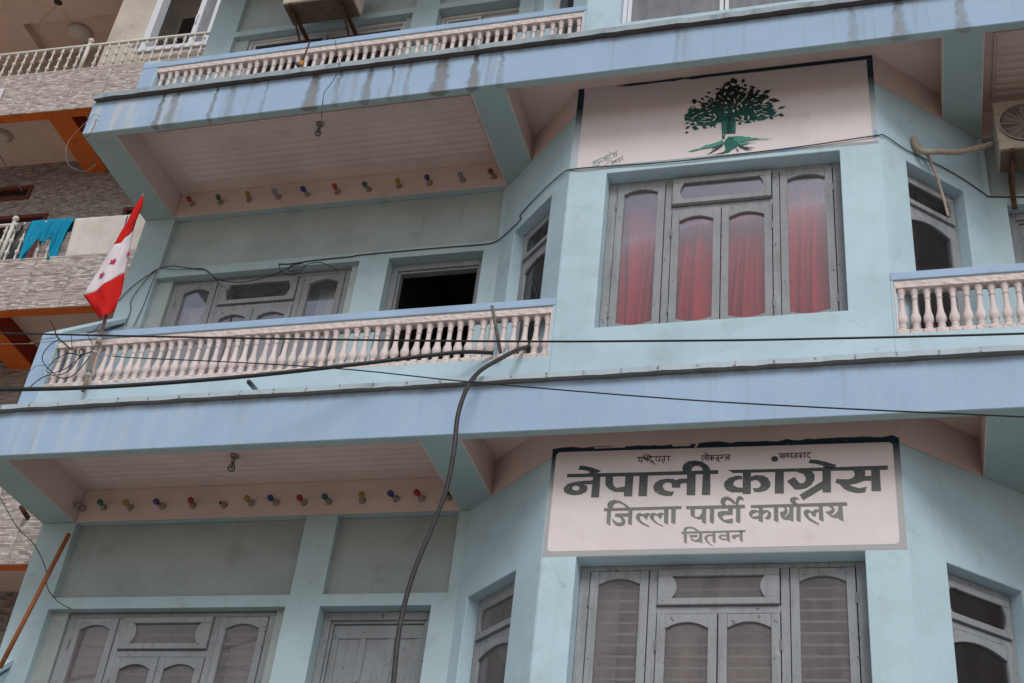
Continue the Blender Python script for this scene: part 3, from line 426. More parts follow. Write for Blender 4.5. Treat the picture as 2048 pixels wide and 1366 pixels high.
"LEAVES":[[[1.2191,3.2866],[1.2292,3.3043],[1.2387,3.3076],[1.245,3.2956],[1.2561,3.2841],[1.2483,3.2734],[1.2406,3.259],[1.2311,3.2666]],[[1.2989,3.2743],[1.3134,3.2883],[1.3213,3.2877],[1.3207,3.2727],[1.3235,3.2562],[1.3135,3.2483],[1.3021,3.2367],[1.2987,3.2485]],[[1.3129,3.2152],[1.3209,3.2279],[1.3282,3.2302],[1.3332,3.2215],[1.3417,3.2131],[1.3356,3.2054],[1.3295,3.195],[1.3222,3.2006]],[[1.3552,3.2006],[1.3731,3.2017],[1.388,3.1957],[1.3961,3.184],[1.4116,3.1687],[1.3982,3.1693],[1.3844,3.1679],[1.3709,3.1799]],[[1.4009,3.1273],[1.4111,3.1447],[1.4224,3.1515],[1.432,3.146],[1.4475,3.1431],[1.4392,3.1317],[1.4315,3.1178],[1.4186,3.1187]],[[1.4572,3.1075],[1.4722,3.1289],[1.4884,3.1387],[1.5017,3.1345],[1.5234,3.1343],[1.5114,3.12],[1.5,3.1029],[1.4818,3.1014]],[[1.4621,3.076],[1.4783,3.0847],[1.4918,3.0827],[1.499,3.0704],[1.5128,3.0562],[1.5007,3.0517],[1.4882,3.0443],[1.4761,3.0548]],[[1.497,3.031],[1.5249,3.0414],[1.5496,3.0387],[1.5649,3.0235],[1.5924,3.0058],[1.5713,3.0005],[1.5499,2.9917],[1.5261,3.0047]],[[1.5641,2.9222],[1.5804,2.9384],[1.597,2.9459],[1.6096,2.943],[1.6306,2.9432],[1.6177,2.9324],[1.6052,2.9195],[1.5875,2.9181]],[[1.5686,2.8629],[1.5837,2.8738],[1.5968,2.8737],[1.6046,2.8628],[1.6189,2.8509],[1.6075,2.8447],[1.5958,2.8357],[1.5834,2.8441]],[[1.5351,2.8432],[1.5465,2.8548],[1.5581,2.8616],[1.5669,2.8618],[1.5817,2.865],[1.5727,2.857],[1.5641,2.8478],[1.5516,2.8443]],[[0.9158,3.104],[0.9281,3.1262],[0.9399,3.1303],[0.9482,3.1155],[0.9623,3.1012],[0.9528,3.0877],[0.9433,3.0696],[0.9313,3.079]],[[0.985,3.1385],[0.9982,3.1342],[1.0073,3.1255],[1.01,3.1145],[1.0171,3.0989],[1.0076,3.1031],[0.9973,3.1061],[0.9908,3.1188]],[[0.9582,3.1029],[0.9735,3.101],[0.9861,3.0941],[0.9929,3.0837],[1.0057,3.0695],[0.9943,3.072],[0.9824,3.0731],[0.9711,3.0844]],[[1.0263,3.1848],[1.0386,3.19],[1.0495,3.189],[1.0565,3.1818],[1.0689,3.1736],[1.0595,3.1709],[1.0501,3.1664],[1.0394,3.1724]],[[1.0926,3.2076],[1.1057,3.2164],[1.1183,3.2184],[1.1272,3.2131],[1.1425,3.2083],[1.1323,3.2029],[1.1223,3.1958],[1.1093,3.1988]],[[1.0081,3.1482],[1.0236,3.1491],[1.0372,3.1451],[1.0455,3.137],[1.0606,3.1265],[1.0489,3.1268],[1.037,3.1258],[1.024,3.134]],[[0.891,3.0057],[0.8973,3.0253],[0.9059,3.0395],[0.9145,3.0447],[0.9277,3.0566],[0.9223,3.0423],[0.9176,3.0269],[0.9067,3.016]],[[0.8653,2.9302],[0.874,2.9517],[0.8801,2.9554],[0.882,2.9403],[0.8868,2.9257],[0.8805,2.9127],[0.8737,2.8952],[0.8693,2.9049]],[[0.867,2.8681],[0.8766,2.8805],[0.887,2.8872],[0.8957,2.8864],[0.9096,2.8885],[0.9019,2.8799],[0.8946,2.8701],[0.8829,2.8674]],[[0.8741,2.8143],[0.8804,2.8332],[0.8895,2.844],[0.899,2.8441],[0.9134,2.8489],[0.9079,2.8358],[0.9032,2.8208],[0.8914,2.8155]],[[0.8719,2.7799],[0.8807,2.7896],[0.889,2.7912],[0.8947,2.7841],[0.9046,2.7772],[0.8978,2.7713],[0.8911,2.7633],[0.8826,2.768]],[[0.9231,2.8301],[0.9426,2.8393],[0.9581,2.8356],[0.9656,2.8199],[0.9807,2.8012],[0.9662,2.7967],[0.9511,2.7888],[0.9377,2.8027]],[[1.0004,2.8209],[1.0148,2.8272],[1.027,2.8251],[1.034,2.8152],[1.047,2.8034],[1.0362,2.8003],[1.0251,2.7949],[1.0138,2.8036]],[[1.4989,2.8456],[1.5129,2.8531],[1.5245,2.8515],[1.5307,2.841],[1.5426,2.829],[1.5322,2.825],[1.5213,2.8187],[1.5109,2.8275]],[[1.2692,2.813],[1.2791,2.8213],[1.2883,2.8223],[1.2944,2.8159],[1.3051,2.8095],[1.2975,2.8045],[1.2899,2.7977],[1.2807,2.8021]],[[1.0644,2.8253],[1.074,2.8381],[1.0795,2.839],[1.0797,2.8278],[1.0822,2.816],[1.0756,2.8085],[1.068,2.798],[1.0652,2.8062]],[[1.0904,2.8097],[1.0908,2.8266],[1.0937,2.8316],[1.0983,2.8234],[1.1045,2.8168],[1.1036,2.8061],[1.1034,2.7925],[1.0985,2.7963]]],
"GAPS":[[[1.2552,3.2236],[1.2467,3.2158],[1.2312,3.2197],[1.2178,3.2332],[1.2143,3.2483],[1.2228,3.2562],[1.2383,3.2522],[1.2517,3.2387]],[[1.1974,3.2061],[1.193,3.1944],[1.1819,3.1911],[1.1707,3.198],[1.166,3.2112],[1.1705,3.2229],[1.1816,3.2262],[1.1927,3.2193]],[[1.1801,3.1413],[1.1777,3.1272],[1.1714,3.1221],[1.165,3.1292],[1.1622,3.1442],[1.1647,3.1584],[1.171,3.1634],[1.1774,3.1563]],[[1.2114,3.0681],[1.2052,3.0702],[1.1957,3.082],[1.1885,3.0968],[1.1878,3.1057],[1.1941,3.1036],[1.2036,3.0918],[1.2107,3.0771]],[[1.1443,3.1032],[1.1392,3.106],[1.1316,3.1174],[1.1261,3.1308],[1.1258,3.1384],[1.131,3.1356],[1.1385,3.1242],[1.1441,3.1108]],[[1.1301,3.0743],[1.1219,3.0728],[1.1021,3.0747],[1.0823,3.079],[1.074,3.0831],[1.0822,3.0846],[1.102,3.0826],[1.1218,3.0783]],[[1.2401,3.1314],[1.2351,3.1323],[1.227,3.1409],[1.2205,3.152],[1.2195,3.1592],[1.2245,3.1582],[1.2326,3.1496],[1.2391,3.1385]],[[1.2252,3.1212],[1.221,3.1213],[1.2138,3.1274],[1.2079,3.136],[1.2067,3.1421],[1.2109,3.142],[1.2181,3.1359],[1.2241,3.1273]],[[1.2514,3.0564],[1.2546,3.0258],[1.2534,3.0128],[1.2485,3.025],[1.2427,3.0553],[1.2395,3.0861],[1.2407,3.0992],[1.2457,3.0869]],[[1.2775,3.0959],[1.2683,3.0761],[1.2628,3.0695],[1.2641,3.0799],[1.2716,3.1014],[1.2809,3.1212],[1.2864,3.1279],[1.285,3.1174]],[[1.3182,3.0709],[1.3177,3.0628],[1.3114,3.0497],[1.3032,3.0391],[1.2977,3.0374],[1.2982,3.0454],[1.3045,3.0586],[1.3128,3.0691]],[[1.3389,3.0936],[1.3267,3.0671],[1.3197,3.058],[1.3219,3.0716],[1.3321,3.1],[1.3443,3.1266],[1.3514,3.1357],[1.3492,3.1221]],[[1.3442,3.156],[1.3407,3.1487],[1.3293,3.1395],[1.3166,3.1338],[1.3101,3.1349],[1.3136,3.1422],[1.325,3.1513],[1.3377,3.157]],[[1.36,3.1529],[1.3531,3.1369],[1.3473,3.1325],[1.3459,3.1424],[1.3498,3.1607],[1.3566,3.1767],[1.3624,3.1811],[1.3638,3.1712]],[[1.2977,3.0419],[1.2949,3.0318],[1.2836,3.0145],[1.2705,3.0001],[1.2633,2.9969],[1.266,3.0069],[1.2773,3.0242],[1.2904,3.0387]],[[1.3034,2.9991],[1.3051,2.9823],[1.302,2.9743],[1.2961,2.9798],[1.2908,2.9955],[1.2891,3.0124],[1.2921,3.0204],[1.298,3.0149]],[[1.2742,2.9686],[1.2772,2.9532],[1.2758,2.9457],[1.2708,2.9504],[1.2651,2.9646],[1.2621,2.98],[1.2635,2.9876],[1.2686,2.9829]],[[1.2472,2.9507],[1.245,2.9368],[1.2396,2.9318],[1.2341,2.9385],[1.2317,2.9531],[1.2339,2.967],[1.2393,2.9721],[1.2448,2.9653]],[[1.1964,2.9366],[1.191,2.9346],[1.1801,2.9388],[1.17,2.9469],[1.1666,2.954],[1.172,2.956],[1.1829,2.9517],[1.193,2.9437]],[[1.196,2.9935],[1.1941,2.9883],[1.1894,2.9868],[1.1847,2.9898],[1.1827,2.9956],[1.1846,3.0008],[1.1893,3.0024],[1.194,2.9994]],[[1.1772,2.9887],[1.176,2.9822],[1.1729,2.98],[1.1697,2.9832],[1.1683,2.99],[1.1696,2.9964],[1.1727,2.9987],[1.1758,2.9955]],[[1.1897,3.0254],[1.184,3.0275],[1.1762,3.0386],[1.171,3.0521],[1.1714,3.0602],[1.1771,3.0581],[1.1849,3.047],[1.1901,3.0335]],[[1.2342,2.9954],[1.2333,2.9878],[1.2309,2.985],[1.2286,2.9886],[1.2275,2.9964],[1.2285,3.004],[1.2308,3.0068],[1.2332,3.0033]],[[1.3915,3.0602],[1.3893,3.0545],[1.3815,3.0465],[1.3726,3.0409],[1.3678,3.041],[1.37,3.0468],[1.3778,3.0548],[1.3867,3.0604]],[[1.4188,3.0392],[1.4145,3.0343],[1.4027,3.0278],[1.3902,3.0235],[1.3844,3.024],[1.3887,3.0288],[1.4005,3.0353],[1.413,3.0396]],[[1.4344,3.0779],[1.4302,3.0734],[1.419,3.0703],[1.4073,3.0704],[1.402,3.0737],[1.4062,3.0782],[1.4175,3.0813],[1.4291,3.0812]],[[1.4284,2.9908],[1.4226,2.9867],[1.4076,2.9833],[1.3922,2.9827],[1.3855,2.9852],[1.3913,2.9893],[1.4063,2.9926],[1.4217,2.9933]],[[1.4996,2.9712],[1.49,2.9701],[1.4668,2.974],[1.4438,2.9806],[1.4343,2.986],[1.4441,2.9871],[1.4672,2.9832],[1.4902,2.9767]],[[1.4993,2.9466],[1.4912,2.9463],[1.472,2.9508],[1.453,2.9576],[1.4453,2.9627],[1.4534,2.963],[1.4726,2.9584],[1.4916,2.9516]],[[1.4592,2.937],[1.4528,2.9301],[1.4355,2.9207],[1.4173,2.9143],[1.4089,2.9148],[1.4152,2.9217],[1.4326,2.9311],[1.4508,2.9374]],[[1.4932,2.8953],[1.4865,2.895],[1.4713,2.9003],[1.4565,2.9082],[1.4507,2.914],[1.4574,2.9144],[1.4727,2.9091],[1.4875,2.9012]],[[1.4046,2.9176],[1.4103,2.8988],[1.4106,2.8898],[1.4055,2.8959],[1.3979,2.9134],[1.3923,2.9323],[1.3919,2.9413],[1.397,2.9352]],[[1.4825,2.8755],[1.4728,2.8751],[1.4498,2.8805],[1.427,2.8886],[1.4177,2.8946],[1.4275,2.895],[1.4505,2.8895],[1.4733,2.8815]],[[1.4389,2.876],[1.435,2.87],[1.424,2.8662],[1.4124,2.8669],[1.4069,2.8717],[1.4109,2.8778],[1.4219,2.8815],[1.4335,2.8808]],[[1.0496,3.0005],[1.0458,2.9973],[1.0363,2.9971],[1.0268,3.0002],[1.0227,3.0047],[1.0266,3.008],[1.0361,3.0081],[1.0456,3.005]],[[0.9975,3.0086],[0.9933,3.0059],[0.983,3.0061],[0.9726,3.0091],[0.9682,3.0131],[0.9724,3.0158],[0.9828,3.0156],[0.9931,3.0126]],[[1.0735,2.9847],[1.0708,2.9779],[1.0612,2.9699],[1.0503,2.9652],[1.0445,2.9667],[1.0471,2.9735],[1.0568,2.9815],[1.0677,2.9862]],[[1.0135,2.9685],[1.008,2.9635],[0.9934,2.9579],[0.978,2.955],[0.971,2.9566],[0.9765,2.9616],[0.9912,2.9672],[1.0065,2.97]],[[0.969,2.96],[0.9647,2.9504],[0.9507,2.9336],[0.9352,2.9195],[0.9272,2.9163],[0.9314,2.9259],[0.9454,2.9427],[0.961,2.9568]],[[1.0841,2.9304],[1.0783,2.9277],[1.0649,2.9298],[1.0516,2.9355],[1.0463,2.9414],[1.0521,2.9441],[1.0656,2.942],[1.0788,2.9363]],[[1.0768,2.8986],[1.0668,2.8971],[1.0431,2.9021],[1.0196,2.9107],[1.0101,2.9179],[1.0201,2.9194],[1.0438,2.9143],[1.0673,2.9057]],[[1.1033,2.9267],[1.1122,2.9038],[1.1133,2.8922],[1.1058,2.8986],[1.0942,2.9194],[1.0852,2.9424],[1.0842,2.9541],[1.0916,2.9476]],[[1.1105,2.8987],[1.1077,2.89],[1.0968,2.8762],[1.0841,2.8654],[1.0772,2.864],[1.08,2.8727],[1.0909,2.8865],[1.1035,2.8973]],[[1.0275,2.8697],[1.0176,2.8691],[0.994,2.8732],[0.9703,2.8795],[0.9605,2.8844],[0.9704,2.8849],[0.9941,2.8809],[1.0177,2.8746]],[[1.0658,2.8701],[1.0583,2.8663],[1.0393,2.8626],[1.0199,2.8612],[1.0115,2.8629],[1.0191,2.8667],[1.0381,2.8704],[1.0574,2.8718]],[[0.9609,2.8666],[0.9579,2.8539],[0.9501,2.8497],[0.9421,2.8563],[0.9385,2.8699],[0.9415,2.8825],[0.9493,2.8868],[0.9573,2.8802]],[[1.038,2.8967],[1.0318,2.8934],[1.0163,2.8922],[1.0005,2.8938],[0.9937,2.8972],[0.9999,2.9004],[1.0155,2.9016],[1.0312,2.9]],[[1.2979,2.8308],[1.2893,2.8363],[1.2711,2.8547],[1.2539,2.8753],[1.2479,2.8858],[1.2565,2.8802],[1.2748,2.8618],[1.2919,2.8413]],[[1.3158,2.8563],[1.3091,2.8376],[1.3021,2.8323],[1.2988,2.8436],[1.3011,2.8648],[1.3078,2.8836],[1.3149,2.8889],[1.3182,2.8776]],[[1.3576,2.86],[1.3544,2.8392],[1.35,2.8316],[1.3468,2.8415],[1.3467,2.8632],[1.3498,2.8841],[1.3543,2.8918],[1.3575,2.8818]],[[1.3194,2.8819],[1.3146,2.8794],[1.3029,2.8798],[1.2913,2.8829],[1.2865,2.8869],[1.2913,2.8894],[1.3029,2.889],[1.3145,2.8859]],[[1.04,3.0315],[1.037,3.024],[1.0332,3.0224],[1.0309,3.0276],[1.0313,3.0366],[1.0343,3.044],[1.0381,3.0456],[1.0404,3.0405]],[[1.0973,3.0245],[1.094,3.0222],[1.0861,3.0223],[1.0782,3.0246],[1.0749,3.0279],[1.0781,3.0302],[1.086,3.0301],[1.0939,3.0277]],[[1.163,3.0394],[1.1593,3.0393],[1.1517,3.0437],[1.1446,3.0502],[1.1423,3.0549],[1.1461,3.0551],[1.1537,3.0506],[1.1607,3.0441]],[[1.347,3.0122],[1.3447,3.007],[1.3372,2.9995],[1.3287,2.994],[1.3243,2.9938],[1.3265,2.9989],[1.3341,3.0064],[1.3425,3.0119]],[[1.379,2.9698],[1.3764,2.9668],[1.3692,2.9638],[1.3616,2.9626],[1.3581,2.9639],[1.3607,2.9669],[1.3679,2.9699],[1.3755,2.9711]],[[1.1633,3.0847],[1.1603,3.0856],[1.1558,3.0911],[1.1524,3.098],[1.1522,3.1023],[1.1552,3.1015],[1.1597,3.096],[1.1631,3.089]]],
"TRUNK":[[[[1.1464,2.8773],[1.2015,2.8767],[1.1947,2.7178],[1.1739,2.7208],[1.1766,2.6752],[1.157,2.669]],1],[[[1.1985,2.9002],[1.2343,2.8948],[1.2263,2.7162],[1.1919,2.7212]],0],[[[1.2233,2.8964],[1.2548,2.861],[1.2557,2.712],[1.223,2.7167]],1],[[[1.1625,2.6612],[1.1227,2.6421],[1.043,2.6204],[1.0389,2.6276],[0.9913,2.5975],[0.9512,2.5922],[0.8912,2.5769],[0.9436,2.5752],[0.9955,2.5876],[1.0675,2.594],[1.1233,2.6026],[1.1668,2.6303]],2],[[[1.2021,2.6858],[1.246,2.6794],[1.2742,2.6097],[1.2664,2.5726],[1.2428,2.5624],[1.2035,2.5272],[1.1679,2.5267],[1.1833,2.568],[1.175,2.6073],[1.1707,2.6353]],1],[[[1.1727,2.635],[1.1631,2.6008],[1.1237,2.5681],[1.0843,2.5437],[1.0448,2.522],[1.0841,2.5546],[1.1156,2.5818],[1.1431,2.6118]],0],[[[1.1698,2.5373],[1.1243,2.5246],[1.0689,2.5105],[1.1006,2.5143],[1.1838,2.5261]],0],[[[1.242,2.6855],[1.3056,2.6764],[1.3373,2.6581],[1.3492,2.6646],[1.3768,2.6469],[1.4005,2.6463],[1.4201,2.6353],[1.5336,2.6163],[1.4789,2.6187],[1.4004,2.6288],[1.3216,2.6248],[1.2741,2.6206],[1.2463,2.6355]],2],[[[1.2722,2.6143],[1.3137,2.615],[1.416,2.5939],[1.361,2.5974],[1.3374,2.5898],[1.298,2.5845],[1.2762,2.5957]],2],[[[1.2623,2.6004],[1.3217,2.5676],[1.4119,2.5403],[1.3414,2.5513],[1.3806,2.5296],[1.3335,2.5351],[1.2902,2.5628]],0],[[[1.2526,2.5664],[1.2744,2.5498],[1.2824,2.5298],[1.2726,2.5246],[1.2646,2.5431]],0],[[[1.1311,2.6135],[1.1074,2.5949],[1.0797,2.5813],[1.0878,2.5759],[1.1195,2.5878]],0]],
"W_WALL":[[-2.723,1.135,2.441],[-2.609,1.135,2.43],[-2.375,1.135,2.447],[-2.066,1.135,2.452],[-1.984,1.135,2.461],[-1.677,1.135,2.464],[-1.224,1.135,2.464],[-0.927,1.135,2.46],[-0.803,1.135,2.47],[-0.732,1.122,2.506],[-0.652,1.044,2.496],[-0.517,0.912,2.496],[-0.525,0.92,2.553],[-0.341,0.739,2.573],[-0.105,0.508,2.553],[0.025,0.408,2.51],[0.357,0.408,2.501],[0.809,0.408,2.483],[1.307,0.408,2.493],[1.8,0.408,2.509],[2.246,0.408,2.539],[2.324,0.449,2.566],[2.462,0.584,2.539],[2.712,0.829,2.562],[2.881,0.995,2.553],[3.02,1.13,2.52],[3.053,1.135,2.497],[3.286,1.135,2.468],[3.582,1.135,2.468]],
"W_A":[[-4.198,1.13,2.17],[-4.094,1.13,2.33],[-3.96,1.13,2.451],[-3.89,1.13,2.501],[-3.776,1.13,2.519],[-3.67,1.13,2.499],[-3.509,1.13,2.46],[-3.403,1.13,2.434],[-3.277,1.13,2.327],[-3.051,1.13,2.268],[-2.862,1.13,2.287],[-2.683,1.13,2.344],[-2.57,1.13,2.407],[-2.508,1.13,2.416]],
"W_B":[[-3.833,1.125,2.488],[-3.657,1.125,2.463],[-3.456,1.125,2.458],[-3.333,1.125,2.367],[-3.22,1.125,2.244],[-3.166,1.125,2.22],[-3.133,1.125,2.153]],
"W_C":[[-3.903,1.128,2.491],[-3.988,1.128,2.375],[-4.063,1.128,2.175],[-4.037,1.128,2.061],[-4.037,1.128,1.896]],
"W_D":[[-3.891,1.128,2.481],[-3.912,1.128,2.349],[-3.92,1.128,2.143],[-3.938,1.128,1.979],[-3.955,1.128,1.871]],
"W_E":[[-2.706,1.12,2.431],[-2.681,1.12,2.354],[-2.606,1.12,2.301],[-2.511,1.12,2.301],[-2.455,1.12,2.369],[-2.503,1.12,2.411],[-2.594,1.12,2.392],[-2.598,1.12,2.337],[-2.519,1.12,2.338],[-2.437,1.12,2.395],[-2.312,1.12,2.401],[-2.137,1.12,2.3]],
"W_LL":[[-4.605,1.05,0.197],[-4.347,1.05,-0.077],[-4.139,1.05,-0.229],[-3.958,1.05,-0.448],[-3.9,1.05,-0.589],[-3.769,1.05,-0.703],[-3.64,1.05,-0.764]],
"W_L1":[[-3.971,0.33,1.175],[-4.037,0.33,1.129],[-4.069,0.33,1.029],[-4.026,0.33,0.948],[-3.944,0.33,0.88],[-3.878,0.33,0.837],[-3.808,0.33,0.848],[-3.755,0.33,0.905],[-3.727,0.33,0.996],[-3.663,0.33,1.022]],
"W_L2":[[-4.115,0.32,1.369],[-4.05,0.32,1.291],[-3.998,0.32,1.206],[-3.915,0.32,1.136],[-3.815,0.32,1.058]],
"W_L3":[[-3.871,0.34,1.037],[-3.95,0.34,0.988],[-3.993,0.34,0.898],[-3.936,0.34,0.863],[-3.83,0.34,0.894],[-3.752,0.34,0.966],[-3.713,0.34,1.025]],
"W_L4":[[-4.05,0.3,0.715],[-3.988,0.3,0.787],[-3.904,0.3,0.819],[-3.797,0.3,0.781],[-3.714,0.3,0.791],[-3.654,0.3,0.87],[-3.613,0.3,0.967]],
"W_L5":[[-3.874,0.34,1.045],[-3.804,0.34,1.036],[-3.723,0.34,1.01],[-3.711,0.34,1.04],[-3.744,0.34,1.074],[-3.758,0.34,1.052],[-3.725,0.34,1.018],[-3.646,0.34,1.043]],
"W_L6":[[-3.62,0.31,1.288],[-3.669,0.31,1.212],[-3.714,0.31,1.192],[-3.653,0.31,1.117],[-3.635,0.31,1.084]],
"W_L7":[[-4.525,0.35,1.188],[-4.247,0.35,1.179],[-4.143,0.35,1.203],[-4.018,0.35,1.211],[-3.99,0.35,1.195]],
"W_L8":[[-3.87,0.33,1.215],[-3.853,0.33,1.154],[-3.818,0.33,1.073]],
"W_L9":[[-4.155,0.33,0.833],[-4.101,0.33,0.93],[-4.014,0.33,0.935],[-3.933,0.33,0.957],[-3.844,0.33,0.973]],
"W_F1":[[-4.069,-0.03,3.257],[-4.12,-0.03,3.289],[-4.159,-0.03,3.255],[-4.233,-0.03,3.125],[-4.288,-0.03,2.993],[-4.265,-0.03,2.853],[-4.199,-0.03,2.728],[-4.09,-0.03,2.646],[-3.986,-0.03,2.623],[-3.928,-0.03,2.691]],
"W_F2":[[-4.091,-0.03,3.224],[-4.094,-0.03,3.104],[-4.119,-0.03,3.028],[-4.236,-0.03,2.986],[-4.191,-0.03,2.901],[-4.049,-0.03,2.765],[-3.94,-0.03,2.703],[-3.988,-0.03,2.776],[-3.964,-0.03,2.802],[-3.897,-0.03,2.744]],
"W_P":[[-2.002,-0.06,3.798],[-1.959,-0.06,3.657],[-1.9,-0.06,3.465],[-1.923,-0.06,3.31],[-1.972,-0.06,3.182],[-1.967,-0.06,3.065],[-2.053,0.1,3.161],[-2.041,0.1,3.063]],
"W_NB":[],
"C_THIN":[[-4.351,-1.5,0.008],[-2.823,-1.5,-0.158],[-1.47,-1.5,-0.297],[-0.262,-1.5,-0.412],[0.563,-1.5,-0.483],[1.079,-1.5,-0.52],[1.572,-1.5,-0.553],[1.927,-1.5,-0.572],[2.271,-1.5,-0.59],[2.816,-1.5,-0.614],[3.743,-1.5,-0.647]],
"C_THICK":[[-4.575,-1.1,-0.203],[-3.308,-0.8,-0.07],[-2.868,-0.65,0.011],[-2.428,-0.5,0.112],[-1.834,-0.3,0.268],[-1.231,-0.1,0.448],[-0.799,0.12,0.641],[-0.576,0.28,0.768],[-0.418,0.4,0.83]],
"C_GREY":[[-0.166,0.62,1.033],[-0.192,0.42,0.874],[-0.215,0.28,0.749],[-0.27,0.15,0.598],[-0.344,0.0,0.405],[-0.369,-0.12,0.199],[-0.375,-0.2,-0.058],[-0.359,-0.22,-0.324],[-0.38,-0.2,-0.589],[-0.445,-0.18,-0.845],[-0.514,-0.18,-1.134],[-0.544,-0.18,-1.444],[-0.52,-0.2,-1.793],[-0.49,-0.2,-2.165],[-0.442,-0.2,-2.555]],
"C_DIAG":[[-3.453,0.35,0.994],[-3.16,0.25,0.886],[-2.069,-0.1,0.529],[-1.098,-0.35,0.234],[-0.176,-0.6,-0.088],[1.109,-0.9,-0.48],[2.017,-1.1,-0.723],[2.789,-1.3,-0.938],[3.641,-1.5,-1.171]],
"C_NB":[[-7.474,1.7,5.654],[-6.802,1.75,4.828],[-6.363,1.8,4.308]],
"FLAGL":[[-3.683,0.34,2.636],[-3.709,0.33,2.503],[-3.727,0.31,2.244],[-3.765,0.3,2.039],[-3.805,0.29,1.793],[-3.844,0.28,1.552],[-3.74,0.28,1.439],[-3.628,0.28,1.313]],
"FLAGR":[[-3.667,0.35,2.626],[-3.648,0.345,2.525],[-3.643,0.34,2.389],[-3.641,0.34,2.244],[-3.615,0.34,2.035],[-3.593,0.34,1.811],[-3.554,0.34,1.581],[-3.565,0.34,1.444]],
"FLAGM":[[-3.676,0.345,2.634],[-3.657,0.31,2.491],[-3.651,0.28,2.275],[-3.664,0.27,2.093],[-3.674,0.27,1.876],[-3.687,0.27,1.645],[-3.611,0.27,1.474],[-3.558,0.27,1.334]],
"POLE":[[-3.615,0.36,0.687],[-3.638,0.36,1.358],[-3.692,0.36,2.677]],
"ROD":[[-0.433,0.3,1.167],[-0.345,0.36,0.797]],
"STICK":[[-3.785,0.95,-0.201],[-3.915,0.85,-1.294]],
"ACPIPE":[[2.528,0.623,2.684],[2.536,0.631,2.6],[2.595,0.62,2.53],[2.702,0.68,2.576],[2.827,0.74,2.61],[2.958,0.82,2.702],[3.093,0.9,2.804]],
"ACPIPE2":[[2.547,0.621,2.61],[2.618,0.692,2.547],[2.665,0.738,2.386],[2.701,0.772,2.172],[2.718,0.789,2.043]],
"STUB":[[-2.076,0.1,0.5],[-2.204,0.42,0.654]]}
# ================================================================== the office building
XL,XR=-4.21,6.49; YW=1.144; YB=.42
MX=lambda x:2.28-x                     # mirror about the bay's middle
off=empty('office_building',(1.14,3.0,-5.9))
tag(off,'pale blue and aqua office building with balconies, bay windows and painted signs','building')
SLABS={-3.1:(.118,.185,.07,.372,.412),0.:(.118,.185,.07,.372,.412),3.1:(0.,.065,-.05,.372,.430),6.2:(0.,.065,-.05,.372,.43)}
for zt,(yf,yd,yl,l0,l1) in SLABS.items():
    fm={0.:'fascia_lower',3.1:'fascia_upper'}.get(zt,'blue_paint')
    part('fascia',MB().box(XL,XR,yf,yd-.012,zt+.003,zt+l0),fm,off,.004)
    part('beam_soffit',MB().box(XL+.003,XR-.003,yf+.005,yd,zt,zt+.286),'soffit_upper' if zt==3.1 else 'aqua_soffit_shaded',off,.003)
    mb=MB(); n=110; ring=[]; x0=XL+.02 if zt==3.1 else XL-.02
    for i in range(n+1):
        x=x0+(XR+.02-x0)*i/n; j=random.uniform(-.004,.004); k=random.uniform(-.003,.003)
        ring.append([(x,yl+j,zt+l0+k),(x,yl+j+.002,zt+l1+k),(x,.52,zt+l1),(x,.52,zt+l0)])
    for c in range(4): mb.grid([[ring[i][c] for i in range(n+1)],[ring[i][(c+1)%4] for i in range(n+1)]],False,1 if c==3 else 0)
    mb.add(ring[0],[(0,1,2,3)]); mb.add(ring[-1],[(3,2,1,0)])
    weld(part('drip_lip',mb,['lip_weathered','lip_grime_shadow'] if zt==3.1 else ['lip_paint','lip_grime_shadow_pale'],off))
    part('ceiling',MB().box(XL+.02,XR-.02,yd-.006,5.9,zt+.285,zt+.369),'pink_paint',off)
    for s in (0,1):
        m_=(lambda a,b:(a,b)) if s==0 else (lambda a,b:(MX(b),MX(a)))
        a,b=m_(-4.21,-3.92); part('side_beam',MB().box(a+.001,b,yd-.003,YW+.15,zt+.001,zt+.284),'aqua_soffit_shaded',off,.004)
        a,b=m_(-3.921,-3.915); part('beam_face',MB().box(a,b,yd-.001,YW,zt+.003,zt+.2845),'pink_paint',off)
        a,b=m_(-.76,-.485); part('cross_beam',MB().box(a,b,yd-.003,YW+.1,zt+.001,zt+.284),'aqua_soffit_shaded',off,.004)
        a,b=m_(-.766,-.759); part('beam_face',MB().box(a,b,yd-.001,YW,zt+.003,zt+.2845),'pink_paint',off)
        a,b=m_(-.486,-.48); part('beam_face',MB().box(a,b,yd-.001,.95,zt+.003,zt+.2845),'pink_paint',off)
        a,b=m_(-3.914,-.767)
        part('lamp_beam',MB().box(a,b,YW,YW+.2,zt+.004,zt+.284),'pink_paint',off,.004)
        part('lamp_beam_soffit',MB().box(a,b,YW+.003,YW+.2,zt-.002,zt+.0038),'aqua_soffit_shaded',off)
        # ribbed ceiling panel with its raised edge
        if zt in (0.,3.1):
            a,b=m_(-3.735,-.885); y0,y1=(.355,.975); zc=zt+.284; rows=[]; N=112
            for i in range(N+1):
                y=y0+(y1-y0)*i/N; ph=(y-y0)/(y1-y0)*8.5; f=ph-math.floor(ph)
                rows.append([(x,y,zc-.006-.012*math.sqrt(max(0,1-(2*f-1)**2))) for x in (a,b)])
            mb=MB().grid(rows,True); part('ribbed_panel',mb,'pink_paint',off)
            mb=MB()
            for q in ((a-.022,b+.022,y0-.022,y0),(a-.022,b+.022,y1,y1+.022),(a-.022,a,y0,y1),(b,b+.022,y0,y1)): mb.box(*q,zc-.014,zc+.001)
            part('panel_edging',mb,'pink_paint',off,.004)
